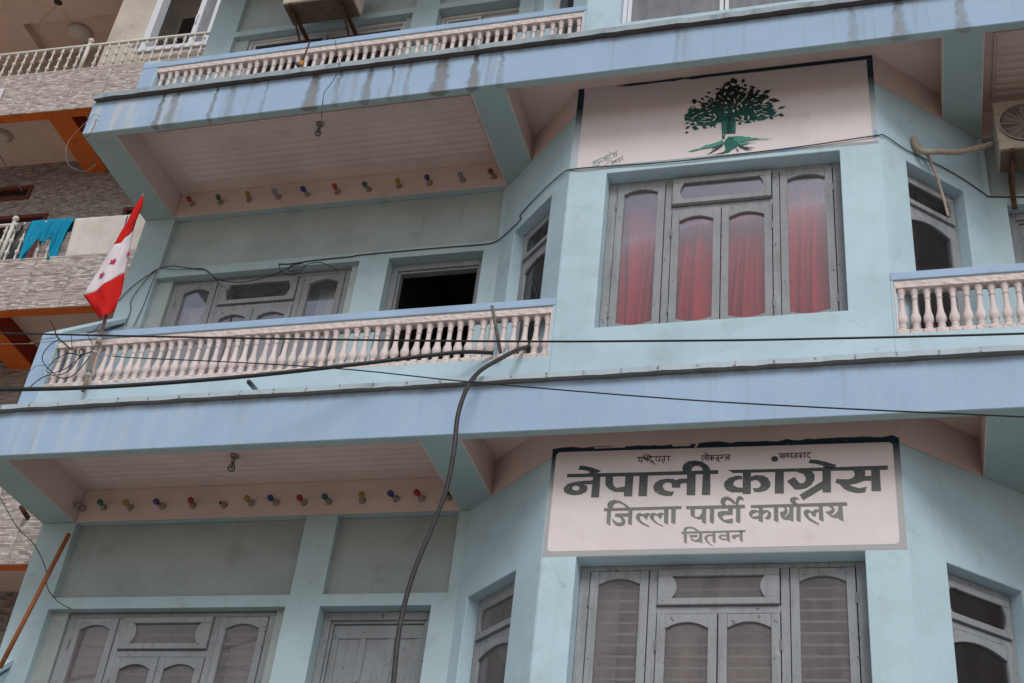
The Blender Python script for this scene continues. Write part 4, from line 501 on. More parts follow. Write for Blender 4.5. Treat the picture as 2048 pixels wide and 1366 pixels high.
# ---- storeys
PL,LC=planeP((-.74,1.144),(0.,.42)); PR,_=planeP((2.28,.42),(3.02,1.144))
BX={-3.1:(.07,2.264,.45,-.70,3.0),0.:(0.,2.28,.42,-.74,3.02),3.1:(0.,2.28,.42,-.74,3.02)}
PLS={};PRS={};LCS={}
for k_,(b0,b1,b2,b3,b4) in BX.items():
    PLS[k_],LCS[k_]=planeP((b3,1.144),(b0,b2)); PRS[k_],_=planeP((b1,b2),(b4,1.144))
def ch(x,zb=0.):
    b=BX[zb]; return (x-b[3])/(b[0]-b[3])*LCS[zb]
FL={ -3.1:dict(bt=-.727,bb=-2.09,ct=-.712,cx=(-.597,-.153),lt=-.632,lb=-.722,col=True),
      0. :dict(bt=2.444,bb=1.007,ct=2.44,cx=(-.58,-.18),lt=2.499,lb=2.405,col=False),
      3.1:dict(bt=5.56,bb=4.115,ct=5.54,cx=(-.58,-.18),lt=5.582,lb=5.508,col=True)}
for zb,F in FL.items():
    zt=zb+3.1; z0=zb+.36
    bx=BX[zb]; PL,PR,LC=PLS[zb],PRS[zb],LCS[zb]
    wpart('bay_wall',YP(bx[2]),bx[0],bx[1],z0,zt,[(.29,2.0 if zb>-1 else 2.022,F['bb'],F['bt'])],.2,'aqua_paint',off)
    o=part('bay_frieze',MB().box(bx[0],bx[1],bx[2],bx[2]+.2,zt+.0005,zt+.2845),'sign_pink' if zb==0 else 'pink_paint',off)
    for s,P in ((0,PL),(1,PR)):
        a,b=ch(F['cx'][0],zb),ch(F['cx'][1],zb)
        if s: a,b=LC-b,LC-a
        lo,hi=(0,LC-.002) if s==0 else (.002,LC)
        wpart('bay_side_wall',P,lo,hi,z0,zt,[(a,b,zb+.9,F['ct'])],.18,'aqua_paint',off)
        part('bay_side_frieze',MB().box(lo,hi,0,.18,zt+.0005,zt+.2843,P=P),'pink_paint',off)
        m_=(lambda a,b:(a,b)) if s==0 else (lambda a,b:(MX(b),MX(a)))
        # back wall: structural frame in front, infill panels set back
        w_=m_(-3.90,-1.972); d_=m_(-1.708,-.881); hl=[(*w_,zb+.9,F['lb']),(*d_,zb+.42,F['lb'])]
        if F['col']: hl+=[(*m_(-3.90,-1.957),F['lt'],zt-.003),(*m_(-1.706,-.775),F['lt'],zt-.003)]
        else: hl+=[(*m_(-3.90,-.775),F['lt'],zt-.003)]
        wpart('back_wall',YP(YW),*m_(-4.205,-.66),z0,zt-.0025,hl,.12,'aqua_back',off)
        a,b=m_(-3.95,-.74)
        wpart('infill_wall',YP(1.20),a,b,z0+.3,zt-.004,[(*m_(-3.755,-2.06),zb+.95,F['lb']-.002),(*m_(-1.72,-.87),zb+.45,F['lb']+.02)],.10,'aqua_panel' if zb>-1 else 'aqua_panel_shaded',off)
        a,b=m_(-4.21,-4.06)
        # parapet, coping, pillar
        a,b=m_(-4.065,-.001); c,d=m_(-4.05,-.02)
        holes=[(c,d,zb+.79,zb+1.2245)] if zb>=0 else []
        wpart('parapet_wall',YP(YB),a,b,zb+.405,zb+1.225,holes,.10,'aqua_paint',off)
        a,b=m_(-4.215,-.001); part('coping',MB().box(a,b,YB-.006,YB+.12,zb+1.2255,zb+1.29),'blue_paint',off,.006)
        a,b=m_(-4.213,-4.066); part('parapet_pillar',MB().box(a,b,YB-.004,YB+.12,zb+.405,zb+1.2253),'blue_paint',off,.006)
        # sloping side wall of the balcony
        a,b=m_(-4.212,-4.07)
        def SP(u,d,z,a=a,b=b): return (a+(b-a)*d,u,z)
        part('side_wall',MB().prism([(YB+.121,zb+.42),(YW+.05,zb+.42),(YW+.05,zb+1.95),(YB+.121,zb+1.26)],0,1,SP),'aqua_paint',off,.004)
        part('side_coping',MB().prism([(YB+.005,zb+1.291),(YB+.05,zb+1.291),(YW-.001,zb+1.93),(YW-.001,zb+1.99),(YB+.005,zb+1.325)],-.08,1.12,SP),'aqua_paint',off,.006)
# shell of the building behind the facade
for z0,z1 in ((-3.1+.36,0.),(.36,3.1),(3.46,6.2)):
    for x0,x1 in ((-4.2,-4.0),(6.28,6.48)): part('outer_wall',MB().box(x0,x1,1.35,6,z0,z1+.28),'aqua_back',off)
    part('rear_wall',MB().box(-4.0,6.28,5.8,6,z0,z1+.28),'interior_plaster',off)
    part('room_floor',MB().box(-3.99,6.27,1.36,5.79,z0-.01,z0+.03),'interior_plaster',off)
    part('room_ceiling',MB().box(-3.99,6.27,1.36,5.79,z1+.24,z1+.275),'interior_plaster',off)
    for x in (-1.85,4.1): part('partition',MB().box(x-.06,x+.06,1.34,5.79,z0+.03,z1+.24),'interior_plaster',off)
part('ground_storey',MB().box(-4.2,6.48,1.2,6,-5.9,-2.75),'aqua_back',off)
part('roof',MB().box(-4.25,6.53,.3,6.05,6.6,6.75),'lip_paint',off)

# ---- windows
def sash(mb,P,u0,u1,z0,z1,d,st=.052,tr=.05,brl=.05,arch=.032,th=.034):
    g=.0012
    mb.box(u0,u0+st,d,d+th,z0,z1,P=P); mb.box(u1-st,u1,d,d+th,z0,z1,P=P)
    a,b=u0+st+g,u1-st-g; n=10
    def arc(zs,h): return [(a+.012+(b-a-.024)*i/n,zs+h*(1-(2*i/n-1)**2)) for i in range(n+1)]
    top=[(a,z1-.001),(a,z1-tr-arch-.006)]+[(x,z-.0) for x,z in arc(z1-tr-arch,arch)]+[(b,z1-tr-arch-.006),(b,z1-.001)]
    mb.prism(top,d+.001,d+th,P)
    bot=[(b,z0+.001),(b,z0+brl+arch*.7)]+[(x,z) for x,z in arc(z0+brl+arch*.7,-arch*.7)][::-1]+[(a,z0+brl+arch*.7),(a,z0+.001)]
    mb.prism(bot,d+.001,d+th,P)
    return (a-.01,b+.01,z0+brl*.5,z1-tr*.5)
def transom(mb,P,u0,u1,z0,z1,d,e=.085,r=.042,th=.036,pill=True):
    mb.box(u0,u1,d,d+th,z1-r,z1,P=P); mb.box(u0,u1,d-.004,d+th,z0,z0+r,P=P)
    a,b=z0+r+.001,z1-r-.001; n=8; q=.03
    for s in (0,1):
        pts=[]
        for i in range(n+1):
            t=i/n; off_=q*(1-(2*t-1)**2)*(-1 if pill else 1)
            pts.append((e+off_,a+(b-a)*t))
        poly=[(0,b),(0,a)]+pts
        poly=[((u0+x) if s==0 else (u1-x),z) for x,z in poly]
        mb.prism(poly,d+.001,d+th,P)
    return (u0+.03,u1-.03,z0+.02,z1-.02)
def pane(win,P,r,d,mat): return part('pane',MB().box(r[0],r[1],d,d+.004,r[2],r[3],P=P),mat,win)
def hinge(win,P,u,z,d): 
    mb=MB().box(u-.006,u+.006,d-.006,d+.006,z-.035,z+.035,P=P); return part('hinge',mb,'hinge_steel',win,.002)
def three_window(P,u0,u1,z0,z1,d,wood_,gl,pill=True,bars=None,lab=None,hin=True,topd=.0):
    W=u1-u0; fr=lambda f:u0+W*f
    zl=z0+.76*(z1-z0); zr=z0+.80*(z1-z0); zt_=z1-.035
    mb=MB(); dep=.09
    mb.box(u0+.002,fr(.037),d,d+dep,z0+.002,z1-.002,P=P); mb.box(fr(.966),u1-.002,d,d+dep,z0+.002,z1-.002,P=P)
    mb.box(fr(.037),fr(.966),d,d+dep,zt_,z1-.002,P=P); mb.box(fr(.037),fr(.966),d,d+dep,z0+.002,z0+.035,P=P)
    mb.box(fr(.254),fr(.284),d+.001,d+dep,z0+.035,zt_,P=P); mb.box(fr(.712),fr(.742),d+.001,d+dep,z0+.035,zt_,P=P)
    mb.box(fr(.284),fr(.712),d+.001,d+dep,zl+.002,zr-.004,P=P)
    win=part('window',mb,wood_,off,.004)
    if lab: win['label']=lab
    zb_=z0+.037; ds=d-.006
    for (a,b,c,e) in ((.0405,.251,zb_,zt_-.004),(.288,.4955,zb_,zl-.002),(.500,.709,zb_,zl-.002),(.745,.9625,zb_,zt_-.004)):
        m2=MB(); dd=ds+random.uniform(-.004,.003)
        r=sash(m2,P,fr(a),fr(b),c,e,dd); part('sash',m2,wood_,win,.003); pane(win,P,r,dd+.018,gl)
        if hin:
            left=a in (.0405,.288); u=fr(a)-.002 if left else fr(b)+.002
            for z in (c+.16,e-.2): hinge(win,P,u,z,dd)
    m2=MB(); dt=ds-.012-topd; r=transom(m2,P,fr(.287),fr(.709),zr,zt_-.006,dt,pill=pill); part('transom',m2,wood_,win,.003); pane(win,P,r,dt+.02,gl)
    if bars:
        bm_=MB().box(0,W-.08,-.004,.004,-.0075,.0075,P=lambda u,dd,z:tuple(Vector(P(u,dd,z))-Vector(P(0,0,0)))).mesh('bar','rail_white')
        z=z0+.09
        while z<zt_-.05:
            b=link('bar',bm_,win,0,P(u0+.04,d+.105,z)); z+=bars
    return win
# bay windows
three_window(YP(0),.29,2.0,1.007,2.444,.545,'grey_wood','dusty_glass',topd=.012,lab='grey weathered timber window with arched panes over red curtains')
three_window(YP(0),.29,2.022,-2.09,-.727,.585,'grey_wood','old_glass',pill=False,bars=.072,lab='grey timber window with arched panes and horizontal bars under the lettered sign')
# chamfer windows
def side_window(P,u0,u1,z0,z1,d,wood_,gl,pill=True,open_=0):
    mb=MB(); w_=.035
    mb.box(u0+.002,u0+w_,d,d+.09,z0,z1-.002,P=P); mb.box(u1-w_,u1-.002,d,d+.09,z0,z1-.002,P=P); mb.box(u0+w_,u1-w_,d,d+.09,z1-.05,z1-.002,P=P)
    zr=z1-.30; mb.box(u0+w_,u1-w_,d+.001,d+.09,zr-.045,zr-.005,P=P); mb.box(u0+w_,u1-w_,d+.001,d+.09,z0,z0+.04,P=P)
    win=part('window',mb,wood_,off,.004)
    m2=MB(); r=transom(m2,P,u0+w_+.002,u1-w_-.002,zr,z1-.054,d-.016,e=.06,pill=pill); part('transom',m2,wood_,win,.003); pane(win,P,r,d,gl)
    m2=MB(); r=sash(m2,P,u0+w_+.002,u1-w_-.002,z0+.042,zr-.048,d-.006,arch=.04); part('sash',m2,wood_,win,.003); pane(win,P,r,d+.012,gl)
    return win
for zb,F in FL.items():
    if zb>3: continue
    a,b=ch(F['cx'][0],zb),ch(F['cx'][1],zb); PL,PR,LC=PLS[zb],PRS[zb],LCS[zb]
    side_window(PL,a,b,zb+.9,F['ct'],.095,'grey_wood','old_glass' if zb<0 else 'dark_glass',pill=True)
    side_window(PR,LC-b,LC-a,zb+.9,F['ct'],.095,'grey_wood','dark_glass',pill=True)
# recessed balcony windows and doors
for s in (0,1):
    m_=(lambda a,b:(a,b)) if s==0 else (lambda a,b:(MX(b),MX(a)))
    a,b=m_(-3.753,-2.062)
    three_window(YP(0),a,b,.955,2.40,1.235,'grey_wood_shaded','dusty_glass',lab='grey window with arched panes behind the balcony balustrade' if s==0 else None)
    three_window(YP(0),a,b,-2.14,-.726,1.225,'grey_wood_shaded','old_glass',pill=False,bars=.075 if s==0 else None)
    # door frames; the middle storey's left door stands open
    for zb,zl in ((-3.1,-.722),(0.,2.405)):
        a,b=m_(-1.706,-.883); mb=MB(); z0=zb+.40
        mb.box(a,a+.055,1.245,1.34,z0,zl-.002); mb.box(b-.055,b,1.245,1.34,z0,zl-.002); mb.box(a+.055,b-.055,1.245,1.34,zl-.062,zl-.002)
        mb.box(a+.055,a+.075,1.265,1.33,z0,zl-.062); mb.box(b-.075,b-.055,1.265,1.33,z0,zl-.062); mb.box(a+.075,b-.075,1.265,1.33,zl-.082,zl-.062)
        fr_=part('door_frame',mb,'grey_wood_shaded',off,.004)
        if not (zb==0. and s==0):
            mb=MB(); x0,x1=a+.077,b-.077; zz=zl-.084; w_=x1-x0
            mb.box(x0,x1,1.292,1.312,z0,zz-.001)
            mb.box(x0,x1,1.282,1.2915,zz-.10,zz-.0015)
            for f in (0,.31,.62,.93): mb.box(x0+w_*f,x0+w_*f+w_*.07 if f<.9 else x1,1.2815,1.2915,z0,zz-.101)
            d=part('door_leaf',mb,'grey_wood_shaded',fr_,.003)
        else:
            mb=MB().box(a-.70,a-.01,1.37,1.405,z0,zl-.086); part('door_leaf',mb,'grey_wood_shaded',fr_,.003)
# aluminium windows of the top storey
def alu_window(P,u0,u1,z0,z1,d,muls,frm='aluminium',gl='dark_glass'):
    mb=MB(); t=.035
    mb.box(u0,u0+t,d,d+.07,z0,z1,P=P); mb.box(u1-t,u1,d,d+.07,z0,z1,P=P); mb.box(u0+t,u1-t,d,d+.07,z1-t,z1,P=P); mb.box(u0+t,u1-t,d,d+.07,z0,z0+t,P=P)
    win=part('window',mb,frm,off,.003); us=[u0+t]+muls+[u1-t]
    for i in range(len(us)-1):
        a,b=us[i]+.004,us[i+1]-.004; q=.032; m2=MB(); dd=d+.012+.02*(i%2)
        m2.box(a,a+q,dd,dd+.022,z0+t,z1-t,P=P); m2.box(b-q,b,dd,dd+.022,z0+t,z1-t,P=P); m2.box(a+q,b-q,dd,dd+.022,z1-t-q,z1-t,P=P); m2.box(a+q,b-q,dd,dd+.022,z0+t,z0+t+q,P=P)
        part('sash',m2,frm,win,.002); pane(win,P,(a+q*.5,b-q*.5,z0+t+q*.5,z1-t-q*.5),dd+.009,gl)
    return win
PL,PR,LC=PLS[3.1],PRS[3.1],LCS[3.1]
alu_window(YP(0),.292,1.998,4.118,5.558,.50,[1.14],'upvc_white','blue_glass')
for s in (0,1):
    m_=(lambda a,b:(a,b)) if s==0 else (lambda a,b:(MX(b),MX(a)))
    a,b=m_(-3.753,-2.062); alu_window(YP(0),a,b,4.06,5.504,1.225,[(a+b)/2])
    a,b=m_(-1.706,-.883); alu_window(YP(0),a,b,3.5,5.504,1.25,[(a+b)/2])
for P,s in ((PL,0),(PR,1)):
    a,b=ch(-.578),ch(-.182)
    if s: a,b=LC-b,LC-a
    alu_window(P,a,b,4.05,5.538,.10,[])
# ---- balustrades
def prof():
    return [(.030,0),(.030,.018),(.024,.026),(.022,.034),(.026,.042),(.026,.048),(.0185,.056),(.0225,.064),(.0305,.080),(.0335,.098),(.0325,.114),(.0275,.134),(.022,.154),(.019,.18),(.0175,.215),(.0170,.245),(.0165,.262),(.0205,.266),(.0205,.274),(.0165,.278),(.018,.29),(.0225,.310),(.0295,.330),(.0300,.342)]
def fl(k,a):
    if 8<=k<=11: return .045*math.cos(8*a)
    if 20<=k<=22: return .04*math.cos(8*a)
    if 12<=k<=15: return .02*math.cos(12*a)
    return 0
me_b=MB().lathe(prof(),24,fl=fl).mesh('baluster','baluster_pink')
me_b3=me_b.copy(); me_b3.materials[0]=MATS['baluster_top_grime']
for zb in (0.,3.1):
    for s in (0,1):
        m_=(lambda a,b:(a,b)) if s==0 else (lambda a,b:(MX(b),MX(a)))
        a,b=m_(-4.05,-.02); yc=YB+.048
        seg=.081; mb=MB(); n=int(round((b-a)/seg))
        for i in range(n):
            x=a+(b-a)*i/n; j=random.uniform(-.0015,.0015)
            mb.box(x+.0012,x+(b-a)/n-.0012,YB+.004+j,YB+.085,zb+.7905,zb+.826+random.uniform(-.001,.001))
        bal=part('balustrade',mb,'embossed_pink',off,.003)
        part('top_rail',MB().box(a+.001,b-.001,YB+.006,YB+.09,zb+1.166,zb+1.2238),'embossed_pink',bal,.004)
        part('end_post',MB().box(a+.0005 if s else b-.012,a+.012 if s else b-.0005,YB+.003,YB+.09,zb+.827,zb+1.1655),'baluster_pink',bal,.003)
        for i in range(n):
            x=a+(b-a)*(i+.5)/n
            o=link('baluster',me_b if zb==0 else me_b3,bal,0,(x+random.uniform(-.002,.002),yc+random.uniform(-.002,.002),zb+.825)); o.rotation_euler=(random.uniform(-.012,.012),random.uniform(-.022,.022),random.uniform(0,.5)); o.scale=(random.uniform(.965,1.035),random.uniform(.965,1.035),1)
# ---- painted signs (paint films standing a hair off the wall)
def film(mb,polys,y,mi=0):
    loops=[[Vector((x,z,0)) for x,z in p] for p in polys]; flat=[v for l in loops for v in l]
    tri=tessellate_polygon(loops)
    mb.add([(v.x,y,v.y) for v in flat],[tuple(t) for t in tri],mi=mi)
def stroke(mb,pts,wd,y,mi=0):
    P=[Vector((x,z)) for x,z in pts]; L=[];R=[]
    for i,p in enumerate(P):
        t=P[min(len(P)-1,i+1)]-P[max(0,i-1)]; t.normalize(); n=Vector((-t.y,t.x)); 
        if i==0: p=p-t*wd*.4
        if i==len(P)-1: p=p+t*wd*.4
        L.append(p+n*wd/2); R.append(p-n*wd/2)
    n=len(P); mb.add([(v.x,y,v.y) for v in L+R],[(i,i+1,n+i+1,n+i) for i in range(n-1)],mi=mi)
def rrect(x0,x1,z0,z1,r,n=6,rag=0):
    out=[]
    for cx,cz,a0 in ((x1-r,z1-r,0),(x0+r,z1-r,90),(x0+r,z0+r,180),(x1-r,z0+r,270)):
        for i in range(n+1):
            a=math.radians(a0+90*i/n); out.append((cx+r*math.cos(a),cz+r*math.sin(a)))
    return out
def ragged(pts,n,amp):
    out=[]
    for i in range(len(pts)):
        a=Vector(pts[i]);b=Vector(pts[(i+1)%len(pts)]); k=max(1,int((b-a).length*n))
        for j in range(k):
            p=a+(b-a)*j/k; out.append((p.x+random.uniform(-amp,amp),p.y+random.uniform(-amp,amp)))
    return out
y=YB-.0015
# lower lettered sign
y=BX[-3.1][2]-.0015
mb=MB(); film(mb,[[(.072,-.722),(2.262,-.722),(2.262,.2835),(.072,.2835)]],y)
sg=part('painted_sign',mb,'pink_paint',off)
sg['label']='pale pink painted sign panel with grey lettering and dark blue border'
top=[]; x=.075
while x<2.258:
    top.append((x,.062-.016*(x/2.27)+random.uniform(-.010,.008))); x+=random.uniform(.03,.09)
bo=[(.073,-.7195),(2.261,-.7195),(2.261,.030)]+top[::-1]+[(.073,.062)]
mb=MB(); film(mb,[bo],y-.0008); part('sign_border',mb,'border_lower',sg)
fld=rrect(.100,2.222,-.688,.016,.03); fld=[(px,pz+(.014-.028*(px-.1)/2.12 if pz>-.3 else 0)) for px,pz in fld]
mb=MB(); film(mb,[fld],y-.0016); part('sign_field',mb,'sign_pink',sg)
for q in ([(.86,.053),(.97,.053),(.985,.036),(.87,.037)],[(1.02,.053),(1.035,.053),(1.02,.022),(1.005,.022)],[(.34,.056),(.55,.052),(.56,.045),(.36,.046)]):
    mb=MB(); film(mb,[q],y-.0018); part('missed_patch',mb,'pink_paint',sg)
k=0
for polys in D['BIG']:
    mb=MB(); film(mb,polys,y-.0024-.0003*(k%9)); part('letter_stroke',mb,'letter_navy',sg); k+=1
for polys in D['MID']:
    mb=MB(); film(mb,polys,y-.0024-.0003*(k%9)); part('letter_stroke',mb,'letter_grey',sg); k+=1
for lo,hi in ((0,14),(14,31),(31,99)):
    mb=MB()
    for i,st in enumerate(D['SMALL'][lo:hi]): stroke(mb,st,.0068,y-.0024-.0003*(i%9))
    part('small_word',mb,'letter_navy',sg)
y=YB-.0015
# upper panel with the painted tree
mb=MB(); film(mb,[[(.004,2.50),(2.276,2.475),(2.276,3.383),(.004,3.383)]],y); s2=part('painted_panel',mb,'sign_pink',off)
s2['label']='pale pink painted panel with a dark green tree emblem'
mb=MB()
film(mb,[[(.004,2.50),(.055,2.50),(.055,3.30),(.05,3.383),(.004,3.383)]],y-.0008)
film(mb,[[(2.236,2.48),(2.276,2.48),(2.276,3.340),(2.232,3.338)]],y-.0008)
tp=[(.30,3.372),(.42,3.352),(.70,3.356),(.78,3.35),(.85,3.362),(.92,3.345),(1.05,3.352),(1.4,3.346),(1.8,3.343),(2.2,3.34),(2.276,3.341)]
film(mb,[tp+[(2.276,3.3828),(1.1,3.3828),(.98,3.3828),(.88,3.376),(.80,3.382),(.6,3.377),(.45,3.382)]],y-.0009)
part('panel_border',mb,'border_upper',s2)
mb=MB(); film(mb,[[(.004,2.503),(2.276,2.478),(2.276,2.50),(.004,2.527)]],y-.0011); part('grey_band',mb,'aqua_sill',s2)
mb=MB(); film(mb,[[(1.52,2.487),(1.60,2.482),(1.70,2.485),(1.72,2.497),(1.66,2.503),(1.55,2.500)]],y-.0014); part('touch_up_paint',mb,'blue_touchup',s2); mb=MB(); film(mb,[[(2.245,2.52),(2.27,2.53),(2.268,2.60),(2.25,2.61)]],y-.0014); part('touch_up_paint',mb,'blue_touchup',s2)
def inside(p,poly):
    c=False; n=len(poly)
    for i in range(n):
        (x1,z1),(x2,z2)=poly[i],poly[i-1]
        if (z1>p[1])!=(z2>p[1]) and p[0]<(x2-x1)*(p[1]-z1)/(z2-z1)+x1: c=not c
    return c
CR=D['CROWN']; cx=[p[0] for p in CR]; cz=[p[1] for p in CR]; mxc=(min(cx)+max(cx))/2+.01; mzc=min(cz)+.10
LF=[(-1.15,0),(-.6,-.7),(-.1,-.95),(.35,-.75),(.6,-.35),(1.2,-.1),(.75,.3),(.35,.9),(-.2,.8),(-.7,.6)]
def leafpts(x,z,a,b,r):
    return [(x+a*u*math.cos(r)-b*v*math.sin(r),z+a*u*math.sin(r)+b*v*math.cos(r)) for u,v in [(u_*random.uniform(.85,1.15),v_*random.uniform(.8,1.2)) for u_,v_ in LF]]
core=[(mxc+(x-mxc)*.86,mzc+(z-mzc)*(.86 if z>mzc else .72)) for x,z in CR]
em=MB(); film(em,[ragged(core,90,.007)],y-.0012)
n=0; tries=0; dk=[];tl=[]
while n<430 and tries<5000:
    tries+=1; p=(random.uniform(min(cx),max(cx)),random.uniform(min(cz),max(cz)))
    if not inside(p,CR): continue
    ic=inside(p,core)
    if ic and random.random()<.45: continue
    r=math.atan2((p[1]-mzc+.05),(p[0]-mxc))+random.gauss(0,.45); a=random.uniform(.014,.030); b=a*random.uniform(.34,.55)
    low=p[1]<mzc+.05+.03*random.gauss(0,1)
    (tl if low and random.random()<.8 else dk).append(leafpts(p[0],p[1],a,b,r)); n+=1
for i,l in enumerate(dk): film(em,[l],y-.0014-.00012*(i%9))
emb=part('tree_emblem',em,'tree_dark',s2)
mb=MB()
for i,l in enumerate(tl): film(mb,[l],y-.0027-.00012*(i%9))
q=part('painted_foliage',mb,'tree_teal',s2); q['kind']='stuff'
for i,l in enumerate(D['LEAVES']):
    mb=MB(); film(mb,[l],y-.0014-.0002*(i%4)); part('painted_leaf',mb,'tree_dark',s2)
mb=MB()
for i,gp in enumerate(D['GAPS']):
    gx=sum(p[0] for p in gp)/len(gp); gz=sum(p[1] for p in gp)/len(gp)
    film(mb,[ragged([(gx+(p[0]-gx)*.95,gz+(p[1]-gz)*.8) for p in gp],120,.0018)],y-.0042-.0002*(i%4))
q=part('foliage_gaps',mb,'sign_pink',s2); q['kind']='stuff'
for i,(pl_,c_) in enumerate(D['TRUNK']):
    mb=MB(); film(mb,[ragged(pl_,60,.0012)],y-.0050-.0003*i); part('painted_trunk' if i<3 else 'painted_root',mb,('tree_trunk','tree_teal','tree_pale')[c_],s2)
mb=MB()
for (x0_,z0_,x1_,z1_,w_) in ((1.168,2.84,1.166,2.70,.006),(1.182,2.82,1.180,2.73,.004),(1.243,2.82,1.242,2.74,.006),(1.185,2.655,1.20,2.675,.006),(1.26,2.655,1.27,2.645,.005)):
    stroke(mb,[(x0_,z0_),((x0_+x1_)/2+.002,(z0_+z1_)/2),(x1_,z1_)],w_,y-.0092)
q=part('trunk_highlight',mb,'tree_pale',s2); q['kind']='stuff'
mb=MB()
for i,st in enumerate(D['SIG']): stroke(mb,st,.0042,y-.0014-.0002*(i%6))
part('signature',mb,'sig_green',s2)

# ================================================================== things on the building
def cable(name,pts,r,mat,label,cat='cable',seg=8,smooth=4):
    return thing(name,MB().tube(pts,r,seg,smooth=smooth),mat,label,cat,origin=pts[0])
def extend(k,start=0.,end=0.):
    P=[Vector(p) for p in D[k]]
    if start: P=[P[0]+(P[0]-P[1]).normalized()*start+Vector((0,0,.04*start))]+P
    if end: P=P+[P[-1]+(P[-1]-P[-2]).normalized()*end+Vector((0,0,.04*end))]
    D[k]=[tuple(p) for p in P]
extend('C_THIN',6,6); extend('C_DIAG',0,6); extend('C_THICK',6,0); extend('W_L7',3,0)
# curtains
def curtain(name,x0,x1,z0,z1,yc,amp,n,mat,label,group=None,skew=0.,cut=None):
    rows=[]; N=n*16; ph=random.uniform(0,6)
    for i in range(15):
        t=i/14; z=z1+(z0-z1)*t; row=[]
        for j in range(N+1):
            u=j/N; x=x0+(x1-x0)*u+skew*t*(u-.5)
            q=u*n*math.pi+ph+.9*math.sin(2.2*t+u*4+ph)+.5*t*math.sin(u*7+ph)
            yy=yc+amp*(.5+.5*t)*(1.-1.7*abs(math.sin(q))**.75+.35*math.sin(q*2.7+t*2))
            row.append((x,yy,z+.01*math.sin(u*9+ph)))
        rows.append(row)
    o=thing(name,MB().grid(rows),mat,label,'curtain',group,origin=(x0,yc,z1))
    sm=o.modifiers.new('thickness','SOLIDIFY'); sm.thickness=.002
    return o
curtain('curtain',.36,.75,1.0,2.40,.715,.058,4,'curtain_red','red curtain behind the left pane of the bay window above the sign',skew=-0.05)
curtain('curtain',.77,1.13,1.0,2.20,.715,.058,3,'curtain_red','red curtain behind the left middle casement of the bay window',skew=0.06)
curtain('curtain',1.16,1.50,1.0,2.2,.715,.058,4,'curtain_red','red curtain behind the right middle casement of the bay window',skew=0.1)
curtain('curtain',1.55,1.96,1.0,2.42,.715,.058,3,'curtain_red','red curtain behind the right pane of the bay window, beside the right balcony',skew=-0.06)
curtain('curtain',.33,.52,-2.1,-.78,.74,.02,2,'curtain_sheer','pale curtain gathered at the left edge of the barred bay window')
curtain('curtain',.78,1.02,-2.1,-.98,.74,.02,2,'curtain_beige','beige curtain behind the left middle casement of the barred bay window')
curtain('curtain',1.10,1.42,-2.1,-.98,.74,.02,3,'curtain_beige','beige curtain behind the right middle casement of the barred bay window')
curtain('curtain',-3.70,-3.36,1.0,2.22,1.36,.02,3,'curtain_sheer','white sheer curtain in the left pane of the balcony window')
curtain('curtain',-3.28,-2.58,1.0,2.05,1.36,.02,5,'curtain_sheer','white sheer curtain behind the low middle casements of the balcony window')
curtain('curtain',-2.30,-2.16,1.0,2.3,1.36,.015,2,'curtain_beige','narrow tan curtain at the right edge of the balcony window')
curtain('curtain',-2.50,-2.31,1.0,1.92,1.36,.012,2,'curtain_sheer','short white half curtain in the right pane of the balcony window')
curtain('curtain',-3.70,-3.40,-2.1,-.80,1.37,.018,3,'curtain_sheer','pale curtain in the left pane of the barred window on the lower balcony')
curtain('curtain',-2.45,-2.14,-2.1,-.80,1.37,.018,3,'curtain_sheer','pale curtain in the right pane of the barred window on the lower balcony')
# festoon bulbs
def bulb(x,z,kind,label,group,zt):
    e=empty('light_bulb',(x,YW,z)); tag(e,label,'light bulb',group)
    rz=random.uniform(-.25,.25); dz=random.uniform(-.12,.12)
    hp=[(.027,0),(.027,.010),(.022,.016),(.017,.022),(.0155,.050),(.014,.052)]
    me=MB().lathe(hp,14,axis='y').mesh('holder','holder_white'); h=link('holder',me); h.parent=e; h.rotation_euler=(dz,0,rz)
    if kind:
        bp_=[(.010,.046),(.012,.052),(.018,.063),(.023,.077),(.0245,.089),(.021,.100),(.012,.108),(.003,.111)]
        me=MB().lathe(bp_,14,axis='y').mesh('bulb','bulb_'+kind); b=link('bulb',me); b.parent=e; b.rotation_euler=(dz,0,rz)
    else:
        me=MB().lathe([(.012,.0505),(.012,.0525),(.001,.0527)],12,axis='y').mesh('socket','ac_dark'); b=link('socket',me); b.parent=e; b.rotation_euler=(dz,0,rz)
    return e
UP=[(-3.765,3.245,'red'),(-3.475,3.23,'green'),(-3.19,3.226,'yellow'),(-2.90,3.224,'clear'),(-2.615,3.22,'blue'),(-2.325,3.213,'orange'),(-2.03,3.206,'green'),(-1.745,3.21,'yellow'),(-1.465,3.209,'blue'),(-1.165,3.205,'clear'),(-.885,3.209,'red')]
LO=[(-3.875,.118,'clear'),(-3.695,.12,'green'),(-3.46,.112,'yellow'),(-3.18,.112,'blue'),(-2.92,.112,'red'),(-2.655,.106,None),(-2.43,.115,'yellow'),(-2.225,.112,'blue'),(-2.0,.105,'red'),(-1.80,.106,'green'),(-1.535,.105,'yellow'),(-1.27,.11,'blue'),(-1.07,.104,'red'),(-.868,.105,'green')]
ORD=['first','second','third','fourth','fifth','sixth','seventh','eighth','ninth','tenth','eleventh','twelfth','thirteenth','fourteenth']
NM={'clear':'unlit whitish','orange':'orange red'}
for i,(x,z,k) in enumerate(UP): bulb(x,z,k,'%s bulb, %s from the left on the beam of the upper balcony'%(NM.get(k,k),ORD[i]),'coloured bulbs over the upper balcony',3.1)
for i,(x,z,k) in enumerate(LO):
    lab='empty bulb holder, sixth from the left on the beam of the lower balcony' if k is None else '%s bulb, %s from the left on the beam of the lower balcony'%(NM.get(k,k),ORD[i])
    bulb(x,z,k,lab,'coloured bulbs over the lower balcony',0)
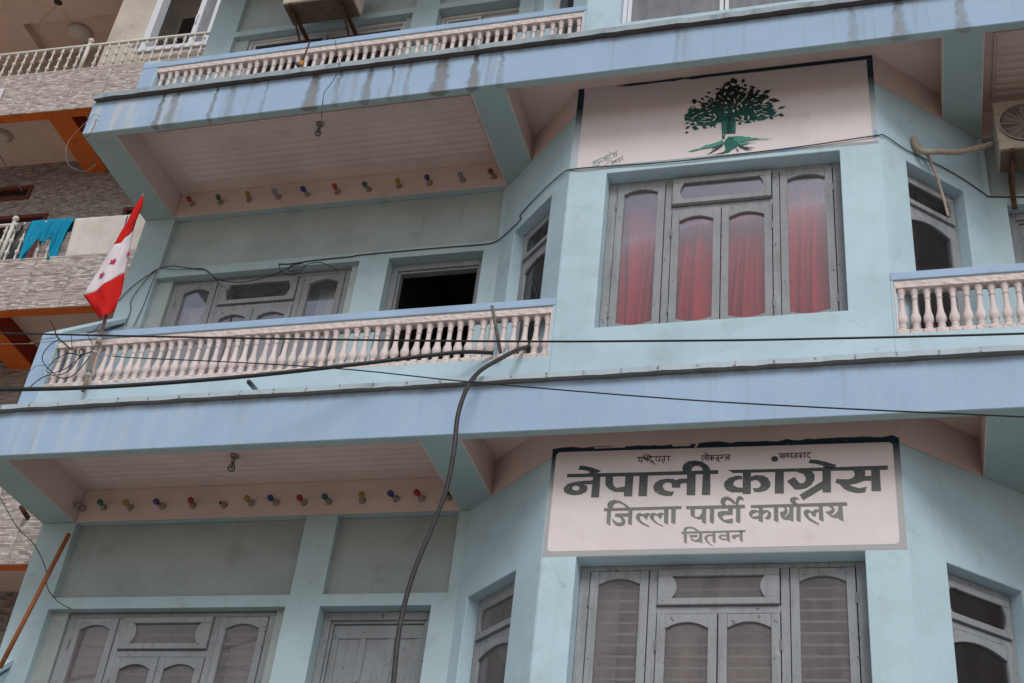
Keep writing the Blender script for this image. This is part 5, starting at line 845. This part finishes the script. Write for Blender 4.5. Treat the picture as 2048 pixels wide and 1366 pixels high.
def pendant(x,y,z,label):
    e=empty('pendant_bulb',(x,y,z)); tag(e,label,'light bulb')
    for nm,pr,mt in (('ceiling_rose',[(.004,0),(.034,-.001),(.032,-.014),(.018,-.018)],'holder_white'),('holder',[(.016,-.016),(.017,-.05),(.0145,-.058)],'holder_white'),('bulb',[(.012,-.056),(.014,-.066),(.024,-.086),(.029,-.104),(.028,-.118),(.02,-.130),(.006,-.136)],'bulb_glass')):
        o=link(nm,MB().lathe(pr,18).mesh(nm,mt)); o.parent=e
    o=link('filament_stem',MB().lathe([(.007,-.058),(.006,-.085),(.010,-.10),(.004,-.105)],8).mesh('filament_stem','ac_dark')); o.parent=e
pendant(-2.25,.45,3.366,'clear bulb hanging from the ribbed ceiling of the upper balcony')
pendant(-2.40,.69,.266,'clear bulb hanging from the ribbed ceiling of the lower balcony')
# flag on its pole
fe=empty('flag',(-3.615,.36,.687)); tag(fe,'red and white party flag with stars on a wooden pole tied to the balustrade','flag')
part('pole',MB().tube(D['POLE'],.0165,10,smooth=4,r2=.011),'pole_wood',fe)
Lp,Rp,Mp=[[Vector(p) for p in D[k]] for k in ('FLAGL','FLAGR','FLAGM')]
def fpt(s,t):                                  # s along the length 0..7, t across
    i=min(6,int(s)); u=s-i
    a=Lp[i].lerp(Lp[i+1],u); b=Rp[i].lerp(Rp[i+1],u); c=Mp[i].lerp(Mp[i+1],u)
    p=a*(1-t)*(1-t)*1.0+c*2*t*(1-t)+b*t*t if False else (a*(2*(t-.5)*(t-1))+c*(4*t*(1-t))+b*(2*t*(t-.5)))
    wv=min(1,s/2.); p.y+=.010*wv*math.sin(t*8+s*1.2)+.006*wv*math.sin(t*15-s*1.9+1)+.004*wv*math.sin(s*5+t*4); return p
def band(s0,s1,n): return MB().grid([[fpt(s0+(s1-s0)*i/n,j/16) for j in range(17)] for i in range(n+1)])
for nm,s0,s1,mt in (('red_band',0,3,'flag_red'),('white_band',3,5,'flag_white'),('red_band',5,7,'flag_red')):
    o=part(nm,band(s0,s1,14),mt,fe); sm=o.modifiers.new('thickness','SOLIDIFY'); sm.thickness=.0015
def star(sc,tc,rs,rot,clip=1.):
    mb=MB(); c=fpt(sc,tc); vs=[]
    ds=(fpt(sc+.15,tc)-fpt(sc-.15,tc)).normalized(); dt=(fpt(sc,min(1,tc+.04))-fpt(sc,tc-.04)).normalized(); n=ds.cross(dt).normalized()
    if n.y>0: n=-n
    e1=Vector((1,0,0)); e1=(e1-n*e1.dot(n)).normalized(); e2=n.cross(e1); 
    if e2.z<0: e2=-e2
    pts=[c+n*.009]
    for k in range(10):
        a=math.radians(90+36*k+rot); r=rs if k%2==0 else rs*.42; pts.append(c+n*.009+e1*r*math.cos(a)*clip+e2*r*math.sin(a))
    mb.add(pts,[(0,1+k,1+(k+1)%10) for k in range(10)]); part('star',mb,'star_pink',fe)
star(3.95,.47,.046,-8); star(4.38,.28,.042,-10); star(4.1,.95,.042,-5,.45)
o=part('back_fold',MB().grid([[Vector((-3.72+.03*math.sin(i*.5)+j*.012,.385,2.02-.02*i)) for j in range(4)] for i in range(12)]),'flag_red',fe)
for z,h,mt in ((1.50,.012,'tape_white'),(1.16,.02,'tape_white'),(1.10,.05,'tape_green'),(1.045,.012,'tape_white'),(.86,.03,'tape_green'),(.835,.012,'tape_white')):
    x=-3.615-.02*(z-.687)/.67
    mb=MB()
    for k in range(3): mb.lathe([(.0185+.002*k,z+h*(k-1)*.6),(.022,z+h*(k-1)*.6+.004),(.0185,z+h*(k-1)*.6+.009)],12,o=(x,.36,0))
    part('tie',mb,mt,fe)
# loose wires round the flag and along the walls
WIRES=[('W_WALL',.0045,'wire_dark','black wire clipped along the back wall, round the bay and over the window'),
('W_A',.004,'wire_dark','black wire sagging across the top of the balcony window'),('W_B',.003,'wire_dark','thin wire dropping to the transom of the balcony window'),
('W_C',.0035,'wire_dark','thin wire running down the left balcony column to the side wall'),('W_D',.003,'wire_dark','thin wire ending in a plug at the foot of the left balcony column'),
('W_E',.0035,'wire_dark','tangled coil of wire over the right of the balcony window'),('W_LL',.0035,'wire_dark','wire drooping past the left column of the lower balcony'),
('W_L1',.004,'cable_black','large loop of black cable over the left end of the balustrade'),('W_L2',.006,'cable_black','stiff cable end sticking up at the balustrade left corner'),
('W_L3',.0035,'cable_black','middle loop of black wire across the leftmost balusters'),('W_L4',.004,'cable_black','low black wire swinging below the leftmost balusters'),
('W_L5',.005,'cable_black','knotted black cable joint in front of the leftmost balusters'),('W_L6',.003,'cable_black','small wire curl beside the foot of the flag'),
('W_L7',.003,'wire_pale','grey wire running left from the balustrade corner'),('W_L8',.003,'cable_black','short upright wire between the leftmost balusters'),('W_L9',.0025,'wire_pale','thin pale wire crossing the left parapet pillar'),
('W_F1',.0028,'wire_pale','large pale wire loop hanging off the left end of the upper fascia'),('W_F2',.0028,'wire_dark','small wire loop with a kink at the left end of the upper fascia'),
('W_P',.003,'wire_dark','thin wire dropping over the stained upper fascia to the pendant bulb')]
for k,r,mt,lab in WIRES: cable('wire',D[k],r,mt,lab,'wire',6)
cable('overhead_cable',D['C_THIN'],.0056,'cable_black','thin black overhead cable stretched level across the whole facade')
cable('overhead_cable',D['C_THICK'],.0142,'cable_black','thick black cable running in from the left into the balustrade',seg=12)
cable('hanging_cable',D['C_GREY'],.0148,'cable_grey','thick grey cable hanging from the balustrade down past the lower sign',seg=14,smooth=6)
cable('overhead_cable',D['C_DIAG'],.0042,'cable_black','thin black wire slanting down to the right across the blue fascia')
cable('steel_rod',D['ROD'],.0125,'rod_concrete','mottled grey rod standing against the right end of the balustrade','rod',10,1)
cable('wooden_stick',D['STICK'],.019,'stick_wood','long reddish brown wooden stick leaning by the left column','stick',6,1)
mb=MB(); a,b=Vector(D['STUB'][0]),Vector(D['STUB'][1]); dr=(b-a).normalized()
mb.tube([a,b],.018,14,smooth=0); o=thing('drain_spout',mb,'pvc_grey','short grey drain spout poking out under the balustrade','drain spout',origin=tuple(b))
mb2=MB().tube([a-dr*.0005,a+dr*.02],.0135,12,smooth=0); q=part('spout_bore',mb2,'ac_dark',o)
# small insulator on the top balustrade
ie=empty('cable_insulator',(-2.30,-.02,3.60)); tag(ie,'small taped pipe and insulator standing on the upper fascia lip','insulator')
p0=Vector((-2.30,.0,3.53)); p1=Vector((-2.285,.02,3.92))
part('stem',MB().tube([p0,p1],.008,8,smooth=0),'rust',ie)
part('tape',MB().lathe([(.02,3.60),(.024,3.61),(.024,3.65),(.019,3.66)],12,o=(-2.298,.004,0)),'tape_orange',ie)
part('nozzle',MB().tube([(-2.298,.004,3.585),(-2.30,-.055,3.575)],.017,12,smooth=0),'pvc_grey',ie)
# air conditioner on the right balcony wall
def ac_unit(x0,x1,y0,y1,z0,z1,label,under='ac_under',fan=True):
    e=empty('air_conditioner',((x0+x1)/2,y1,z0)); tag(e,label,'air conditioner')
    part('casing',MB().box(x0,x1,y0,y1,z0,z1),'ac_beige',e,.012)
    part('base_tray',MB().box(x0+.012,x1-.012,y0+.012,y1-.012,z0-.014,z0-.0005),under,e,.004)
    cx=x0+.19+.02; cz=(z0+z1)/2; R=min(.185,(z1-z0)/2-.03)
    part('fan_well',MB().lathe([(R,0.),(R,.0035),(.001,.0036)],36,o=(cx,y0,cz),axis='y'),'ac_dark',e)
    mb=MB()
    for k in range(5):
        a=k*2*math.pi/5; pts=[]
        for (r,da,dy) in ((.045,-.2,.006),(R*.92,-.1,.012),(R*.92,.62,.005),(.045,.5,.005)): pts.append((cx+r*math.cos(a+da),y0-dy,cz+r*math.sin(a+da)))
        mb.add(pts,[(0,1,2,3)])
    mb.lathe([(.05,.005),(.05,.013),(.01,.015)],16,o=(cx,y0,cz),axis='y'); part('fan',mb,'ac_under',e)
    mb=MB()
    for k in range(1,15):
        r=R*k/14; mb.tube([(cx+r*math.cos(t*math.pi/16),y0-.018-.010*(1-(k/14)**2),cz+r*math.sin(t*math.pi/16)) for t in range(33)],.0017 if k<14 else .005,5,smooth=0)
    for k in range(16):
        a=k*math.pi/8; mb.tube([(cx+R*q*math.cos(a+.5*(1-q)),y0-.019-.010*(1-q*q),cz+R*q*math.sin(a+.5*(1-q))) for q in (.15,.4,.7,1.)],.0017,5,smooth=2)
    part('fan_grille',mb,'ac_beige',e)
    for x in (x0+.09,x1-.12):
        mb=MB(); mb.box(x-.017,x+.017,y0-.012,YW-.001,z0-.045,z0-.0145); mb.box(x-.017,x+.017,YW-.03,YW-.002,z0-.30,z0-.046)
        mb.tube([(x,y0+.08,z0-.045),(x,YW-.02,z0-.25)],.012,6,smooth=0); part('bracket',mb,'rust',e,.002)
    return e
ac_unit(3.12,3.86,.80,1.06,2.655,3.135,'beige air conditioner on rusty brackets above the right balcony')
ac_unit(-3.12,-2.40,.66,.94,5.30,5.85,'dusty air conditioner on brown brackets above the top balcony window')
mb=MB().tube(D['ACPIPE'],.022,12,smooth=5); o=thing('coolant_pipe',mb,'pipe_wrap','fat wrapped pipe from the air conditioner into a hole in the bay wall','pipe',origin=D['ACPIPE'][0])
cable('drain_hose',D['ACPIPE2'],.011,'pipe_wrap','thin hose dangling over the right side window of the bay','hose',8,5)
# ================================================================== the neighbouring building (built in its own axes)
NE=empty('apartment_building',(-6.5,2.0,-5.9),math.radians(2.0)); LOCAL.add(NE.name)
tag(NE,'neighbouring apartment building clad in grey ledge stone tiles with orange beams','building')
H=5.9
def npart(name,mb,mat,parent=None,bevel=0,loc=None):
    o=link(name,mb.mesh(name,mat),parent or NE,bevel,loc); LOCAL.add(o.name); return o
NX0,NX1=-6.0,2.26; NW=1.04
TW,TH=.45,.2163
tile_me=MB().box(0,TW-.003,-.012,0,0,TH-.003).mesh('tile','ledge_stone'); tile_in=MB().box(0,TW-.003,-.012,0,0,TH-.003).mesh('tile','ledge_stone_inner')
def cutrect(r,hs):
    out=[r]
    for h in hs:
        nw=[]
        for (a,b,c,d) in out:
            if h[0]>=b or h[1]<=a or h[2]>=d or h[3]<=c: nw.append((a,b,c,d)); continue
            if h[0]>a: nw.append((a,h[0],c,d))
            if h[1]<b: nw.append((h[1],b,c,d))
            a2,b2=max(a,h[0]),min(b,h[1])
            if h[2]>c: nw.append((a2,b2,c,h[2]))
            if h[3]<d: nw.append((a2,b2,h[3],d))
        out=nw
    return out
def tiles(parent,me,x0,x1,y,z0,rows,holes=(),frm=-1.95):
    x=x1-TW
    while x>x0-.01:
        for r in range(rows):
            z=z0+r*TH
            if x<frm: continue
            cut=cutrect((x,x+TW-.003,z,z+TH-.003),holes)
            if len(cut)==1 and cut[0]==(x,x+TW-.003,z,z+TH-.003): npart_tile(parent,me,x,y,z); continue
            for (a,b,c,d) in cut:
                if b-a<.01 or d-c<.01: continue
                m_=MB().box(0,b-a,-.012,0,0,d-c).mesh('tile',me.materials[0].name); npart_tile(parent,m_,a,y,c)
        x-=TW
def npart_tile(parent,me,x,y,z):
    o=bpy.data.objects.new('tile',me); col.objects.link(o); o.parent=parent; o.location=(x,y,z); return o
for zb in (.105,2.893,5.724,8.574):
    z=zb+H; inner='ledge_stone_inner'
    be=npart('balcony_edge',MB().box(NX0,NX1,.012,.125,z,z+.645),'orange_paint',bevel=.004)
    if zb<8: tiles(be,tile_me,-6,NX1,.011,z+.004,3,frm=-4.7)
    npart('edge_cap',MB().box(NX0,NX1,-.004,.13,z+.646,z+.665),'cement_wall',bevel=.003)
    npart('balcony_slab',MB().box(NX0,NX1,.126,1.9,z+.22,z+.33),'cream_soffit')
    for x in (-3.4,-.23):
        npart('bracket_beam',MB().box(x,x+.29,.1255,NW+.02,z+.0008,z+.2195),['orange_paint'],bevel=.004)
        npart('bracket_face',MB().box(x+.2901,x+.296,.127,NW,z+.003,z+.219),'red_paint')
    npart('inner_beam',MB().box(.061+.24,NX1,.127,.40,z+.12,z+.219),'red_paint') if zb>5 and zb<6 else None
# back walls of the two lower balconies, tiled, with window openings
for zb,top in ((-2.7,.105),(.105,2.893),(2.893,5.724)):
    z0=zb+.33+H; z1=top+.2195+H
    wins=[(-1.9,-.88,z1-.60,z1-.38)] if zb==2.893 else []
    if zb==2.893: wins=[(-1.9,-.88,5.37+H,5.585+H),(-1.9,-.52,3.3+H,5.115+H),(.47,.86,3.6+H,5.11+H)]
    if zb==.105: wins=[(-1.9,-.52,.6+H,2.35+H)]
    bw=npart('back_wall',wall(MB(),lambda u,d,z:(u,NW+d,z),NX0,NX1,z0,z1,wins,.15),'cement_patch')
    weld(bw)
    rows=int((z1-z0)/TH); tiles(bw,tile_in,-6,NX1,NW-.001,z1-rows*TH+.001,rows,[(a-.0,b+.0,c,d) for a,b,c,d in wins],frm=-4.2)
    for (a,b,c,d) in wins:
        mb=MB(); t=.05
        mb.box(a,a+t,NW-.03,NW+.06,c,d); mb.box(b-t,b,NW-.03,NW+.06,c,d); mb.box(a+t,b-t,NW-.03,NW+.06,d-t,d); mb.box(a+t,b-t,NW-.03,NW+.06,c,c+t)
        wd=npart('window',mb,'frame_maroon',bevel=.004); npart('pane',MB().box(a+t,b-t,NW+.02,NW+.024,c+t,d-t),'dark_glass',wd)
    npart('dark_room',MB().box(NX0,NX1,NW+1.4,NW+1.5,z0,z1),'interior_plaster')
# top storey: set-back wall, tray ceiling, projecting plastered room with a white window
z8=8.574+H; z5=5.724+.33+H
npart('back_wall',MB().box(NX0,.0,1.75,1.9,z5,z8+.22),'cement_wall')
npart('ceiling_panel',MB().box(NX0,-.03,.13,1.075,z8+.10,z8+.218),'cream_soffit'); npart('ceiling_panel',MB().box(NX0,-2.16,1.0755,1.75,z8+.10,z8+.218),'cream_soffit')
rw=npart('room_wall',wall(MB(),lambda u,d,z:(u,.30+d,z),-.03,NX1,z5,z8+.22,[(.50,1.62,6.95+H,8.30+H)],.14),'cement_wall'); weld(rw)
npart('room_side',MB().box(-.03,.09,.4405,1.75,z5,z8+.22),'cement_wall')
npart('cement_patch',MB().add([(.30,.298,6.42+H),(1.9,.298,6.42+H),(1.9,.298,6.75+H),(1.3,.298,6.86+H),(.9,.298,6.82+H),(.62,.298,6.78+H),(.45,.298,6.6+H)],[(0,1,2,3,4,5,6)]),'cement_patch')
npart('cement_patch',MB().add([(.33,.298,7.02+H),(.49,.298,6.98+H),(.49,.298,7.14+H),(.42,.298,7.16+H),(.37,.298,7.10+H)],[(0,1,2,3,4)]),'cement_patch')
a,b,c,d=.50,1.62,6.95+H,8.30+H; mb=MB(); t=.055
mb.box(a-.03,a+t,.28,.42,c,d); mb.box(b-t,b,.28,.42,c,d); mb.box(a+t,b-t,.28,.42,d-t,d); mb.box(a-.03,b+.03,.27,.42,c-.05,c+.02)
wd=npart('window',mb,'upvc_white',bevel=.004)
mb=MB(); u0,u1=1.06,1.56; mb.box(u0,u0+.06,.33,.37,c+.02,d-t); mb.box(u1-.06,u1,.33,.37,c+.02,d-t); mb.box(u0+.06,u1-.06,.33,.37,c+.02,c+.09); mb.box(u0+.06,u1-.06,.33,.37,d-t-.07,d-t); mb.box(u0+.21,u0+.27,.332,.368,c+.09,d-t-.07)
sh_=npart('sash',mb,'upvc_white',wd,bevel=.003); npart('pane',MB().box(u0+.05,u1-.05,.348,.352,c+.05,d-t-.03),'blue_glass',wd)
npart('handle',MB().tube([(u0+.03,.33,c+.42),(u0+.03,.30,c+.43),(u0+.03,.30,c+.54),(u0+.03,.33,c+.55)],.008,8,smooth=3),'upvc_white',wd)
npart('dark_room',MB().box(.2,NX1,1.2,1.3,z5,z8),'interior_plaster')
npart('dark_room',MB().box(NX0,-.6,1.70,1.745,z5,6.9+H),'interior_plaster')
# steel railings
bp=[(.0115,0),(.018,.006),(.018,.016),(.0115,.024),(.0115,.105),(.021,.116),(.027,.130),(.021,.144),(.0115,.155),(.0115,.245),(.021,.256),(.027,.270),(.021,.284),(.0115,.295),(.0115,.375),(.020,.386),(.024,.398),(.0115,.412),(.0115,.47)]
bm_=MB().lathe(bp,12).mesh('baluster','rail_white')
for zr,zt_,px in ((6.389,6.842,(-.035,-2.0)),(3.558,4.085,(-.055,-2.0)),(.77,1.27,(-.05,))):
    h=zt_-zr; rl=npart('railing',MB().tube([(NX0,.06,zt_+H),(NX1,.06,zt_+H)],.021,12,smooth=0),'rail_white')
    for x in px:
        npart('post',MB().lathe([(.024,zr+H),(.024,zt_+.03+H),(.018,zt_+.034+H),(.018,zt_+.048+H),(.028,zt_+.056+H),(.036,zt_+.075+H),(.036,zt_+.092+H),(.028,zt_+.110+H),(.008,zt_+.121+H)],14,o=(x,.06,0)),'rail_white',rl)
    x=NX1-.06
    while x>-4.6:
        if min(abs(x-p) for p in px)>.05:
            o=bpy.data.objects.new('baluster',bm_); col.objects.link(o); o.parent=rl; o.location=(x,.06,zr+H); o.scale=(1,1,h/.47)
        x-=.122
# small things next door
def nworld(x,y,z):
    a=math.radians(2.0); return (-6.5+x*math.cos(a)-y*math.sin(a),2.0+x*math.sin(a)+y*math.cos(a),z)
def laundry(name,x0,x1,zt_,zb0,zb1,mat,label,nf=4,amp=.012,xs=0.,back=.3):
    rows=[]; NJ=28
    prof_=[(.095,zt_-back+.0)]+[(.09,zt_-.1),(.084,zt_+.005),(.06,zt_+.024),(.036,zt_+.005)]
    for (yy,zz) in prof_: rows.append([nworld(x0+(x1-x0)*j/NJ,yy,zz+.004*math.sin(j*.9)) for j in range(NJ+1)])
    for i in range(1,15):
        t=i/14; row=[]
        for j in range(NJ+1):
            u=j/NJ; zb_=zb0+(zb1-zb0)*u; x=x0+(x1-x0)*u+xs*t
            row.append(nworld(x,.032-.012*t+amp*(.3+.7*t)*math.sin(u*nf*6.28+1.3*t+x0*7),zt_+(zb_-zt_)*t+.008*math.sin(u*7+x0)*t))
        rows.append(row)
    o=thing(name,MB().grid(rows),mat,label,'laundry','washing hung over the railing',origin=nworld((x0+x1)/2,.06,zt_))
    m_=o.modifiers.new('thickness','SOLIDIFY'); m_.thickness=.004; return o
laundry('bed_sheet',.70,1.30,4.085,3.525,3.55,'sheet_cream','cream sheet drying over the white railing, left of the flag',3,.010,.06)
laundry('bed_sheet',1.32,1.95,4.085,3.60,3.50,'sheet_cream','cream sheet drying over the railing, half hidden behind the flag',3,.010,.02)
rows=[]; NJ=60
for i in range(22):
    row=[]
    for j in range(NJ+1):
        u=j/NJ; x=.17+.52*u
        e1=max(0,1-abs(u-.13)/.16); e2=max(0,1-abs(u-.86)/.17); sw=.23+.07*math.sin(u*3.1)+.03*math.sin(u*17)
        ln=sw+(.56-sw)*min(1,1.5*max(e1,e2)**.8)
        fo=.016*math.sin(u*41+2*math.sin(u*9))+.011*math.sin(u*73+1.7)+.008*math.sin(u*19+i*.35)
        if i<4: yy,zz=[(.098,-.12),(.092,-.03),(.075,.022),(.045,.022)][i]; row.append(nworld(x,yy+fo*.3,4.087+zz+fo*.25))
        else:
            t=(i-4)/17; row.append(nworld(x+(.5-u)*.10*t*(1 if ln<.3 else .3),.030-.012*t+fo*(.5+.9*t),4.087-.002-ln*t+.006*math.sin(u*30+t*5)))
    rows.append(row)
o=thing('shawl',MB().grid(rows),'towel_teal','bright teal shawl draped over the white railing with two hanging ends','laundry','washing hung over the railing',origin=nworld(.43,.06,4.087))
m_=o.modifiers.new('thickness','SOLIDIFY'); m_.thickness=.003
laundry('sock',.02,.08,4.085,3.97,3.96,'sock_grey','small grey sock on the railing beside the ball post',1,.004)
laundry('sock',.11,.17,4.085,3.98,3.98,'sock_grey','small grey sock on the railing next to the teal shawl',1,.004)
e=empty('ceiling_lamp',nworld(-1.12,.5,5.724+.22)); tag(e,'round cream ceiling lamp on the neighbour balcony soffit','lamp')
o=link('lamp_rim',MB().lathe([(.11,0),(.11,-.02),(.095,-.03)],24).mesh('lamp_rim','cement_wall')); o.parent=e
o=link('lamp_shade',MB().lathe([(.094,-.03),(.08,-.055),(.05,-.072),(.01,-.078)],24).mesh('lamp_shade','sheet_cream')); o.parent=e
e=empty('ceiling_lamp',nworld(-1.5,1.40,8.574+.219)); tag(e,'pale round lamp in the tray ceiling of the top neighbour balcony','lamp')
o=link('lamp_shade',MB().lathe([(.17,0),(.165,-.05),(.12,-.09),(.02,-.105)],28).mesh('lamp_shade','sheet_cream')); o.parent=e
e=empty('ceiling_box',nworld(-1.46,.78,8.574+.0998)); tag(e,'open black ceiling box with a thin dangling wire','junction box')
o=link('box',MB().lathe([(.055,0),(.055,-.004),(.001,-.0045)],20).mesh('box','ac_dark')); o.parent=e
o=link('wire',MB().tube([(0,0,0),(-.05,.02,-.12),(-.16,.05,-.20),(-.20,.05,-.32),(-.21,.05,-.42)],.003,6).mesh('wire','wire_pale')); o.parent=e
cable('wire',D['C_NB'],.007,'cable_black','black cable slanting past the neighbour lower window','wire')
mb=MB().tube([nworld(1.40,-.14,.59),nworld(1.40,.02,.55)],.022,12,smooth=0)
thing('drain_spout',mb,'rust','rusty drain spout on the neighbour stone band at lower left','drain spout',origin=nworld(1.40,.0,.55))
mb=MB().box(-.06,.06,-.02,0,-.11,.11)
o=link('wall_plaque',mb.mesh('wall_plaque','flag_white'),None,.004); o.location=nworld(-.93,-.004,6.05); tag(o,'small white plaque on the stone band at the left edge','plaque')
# ------------------------------------------------------------------ done
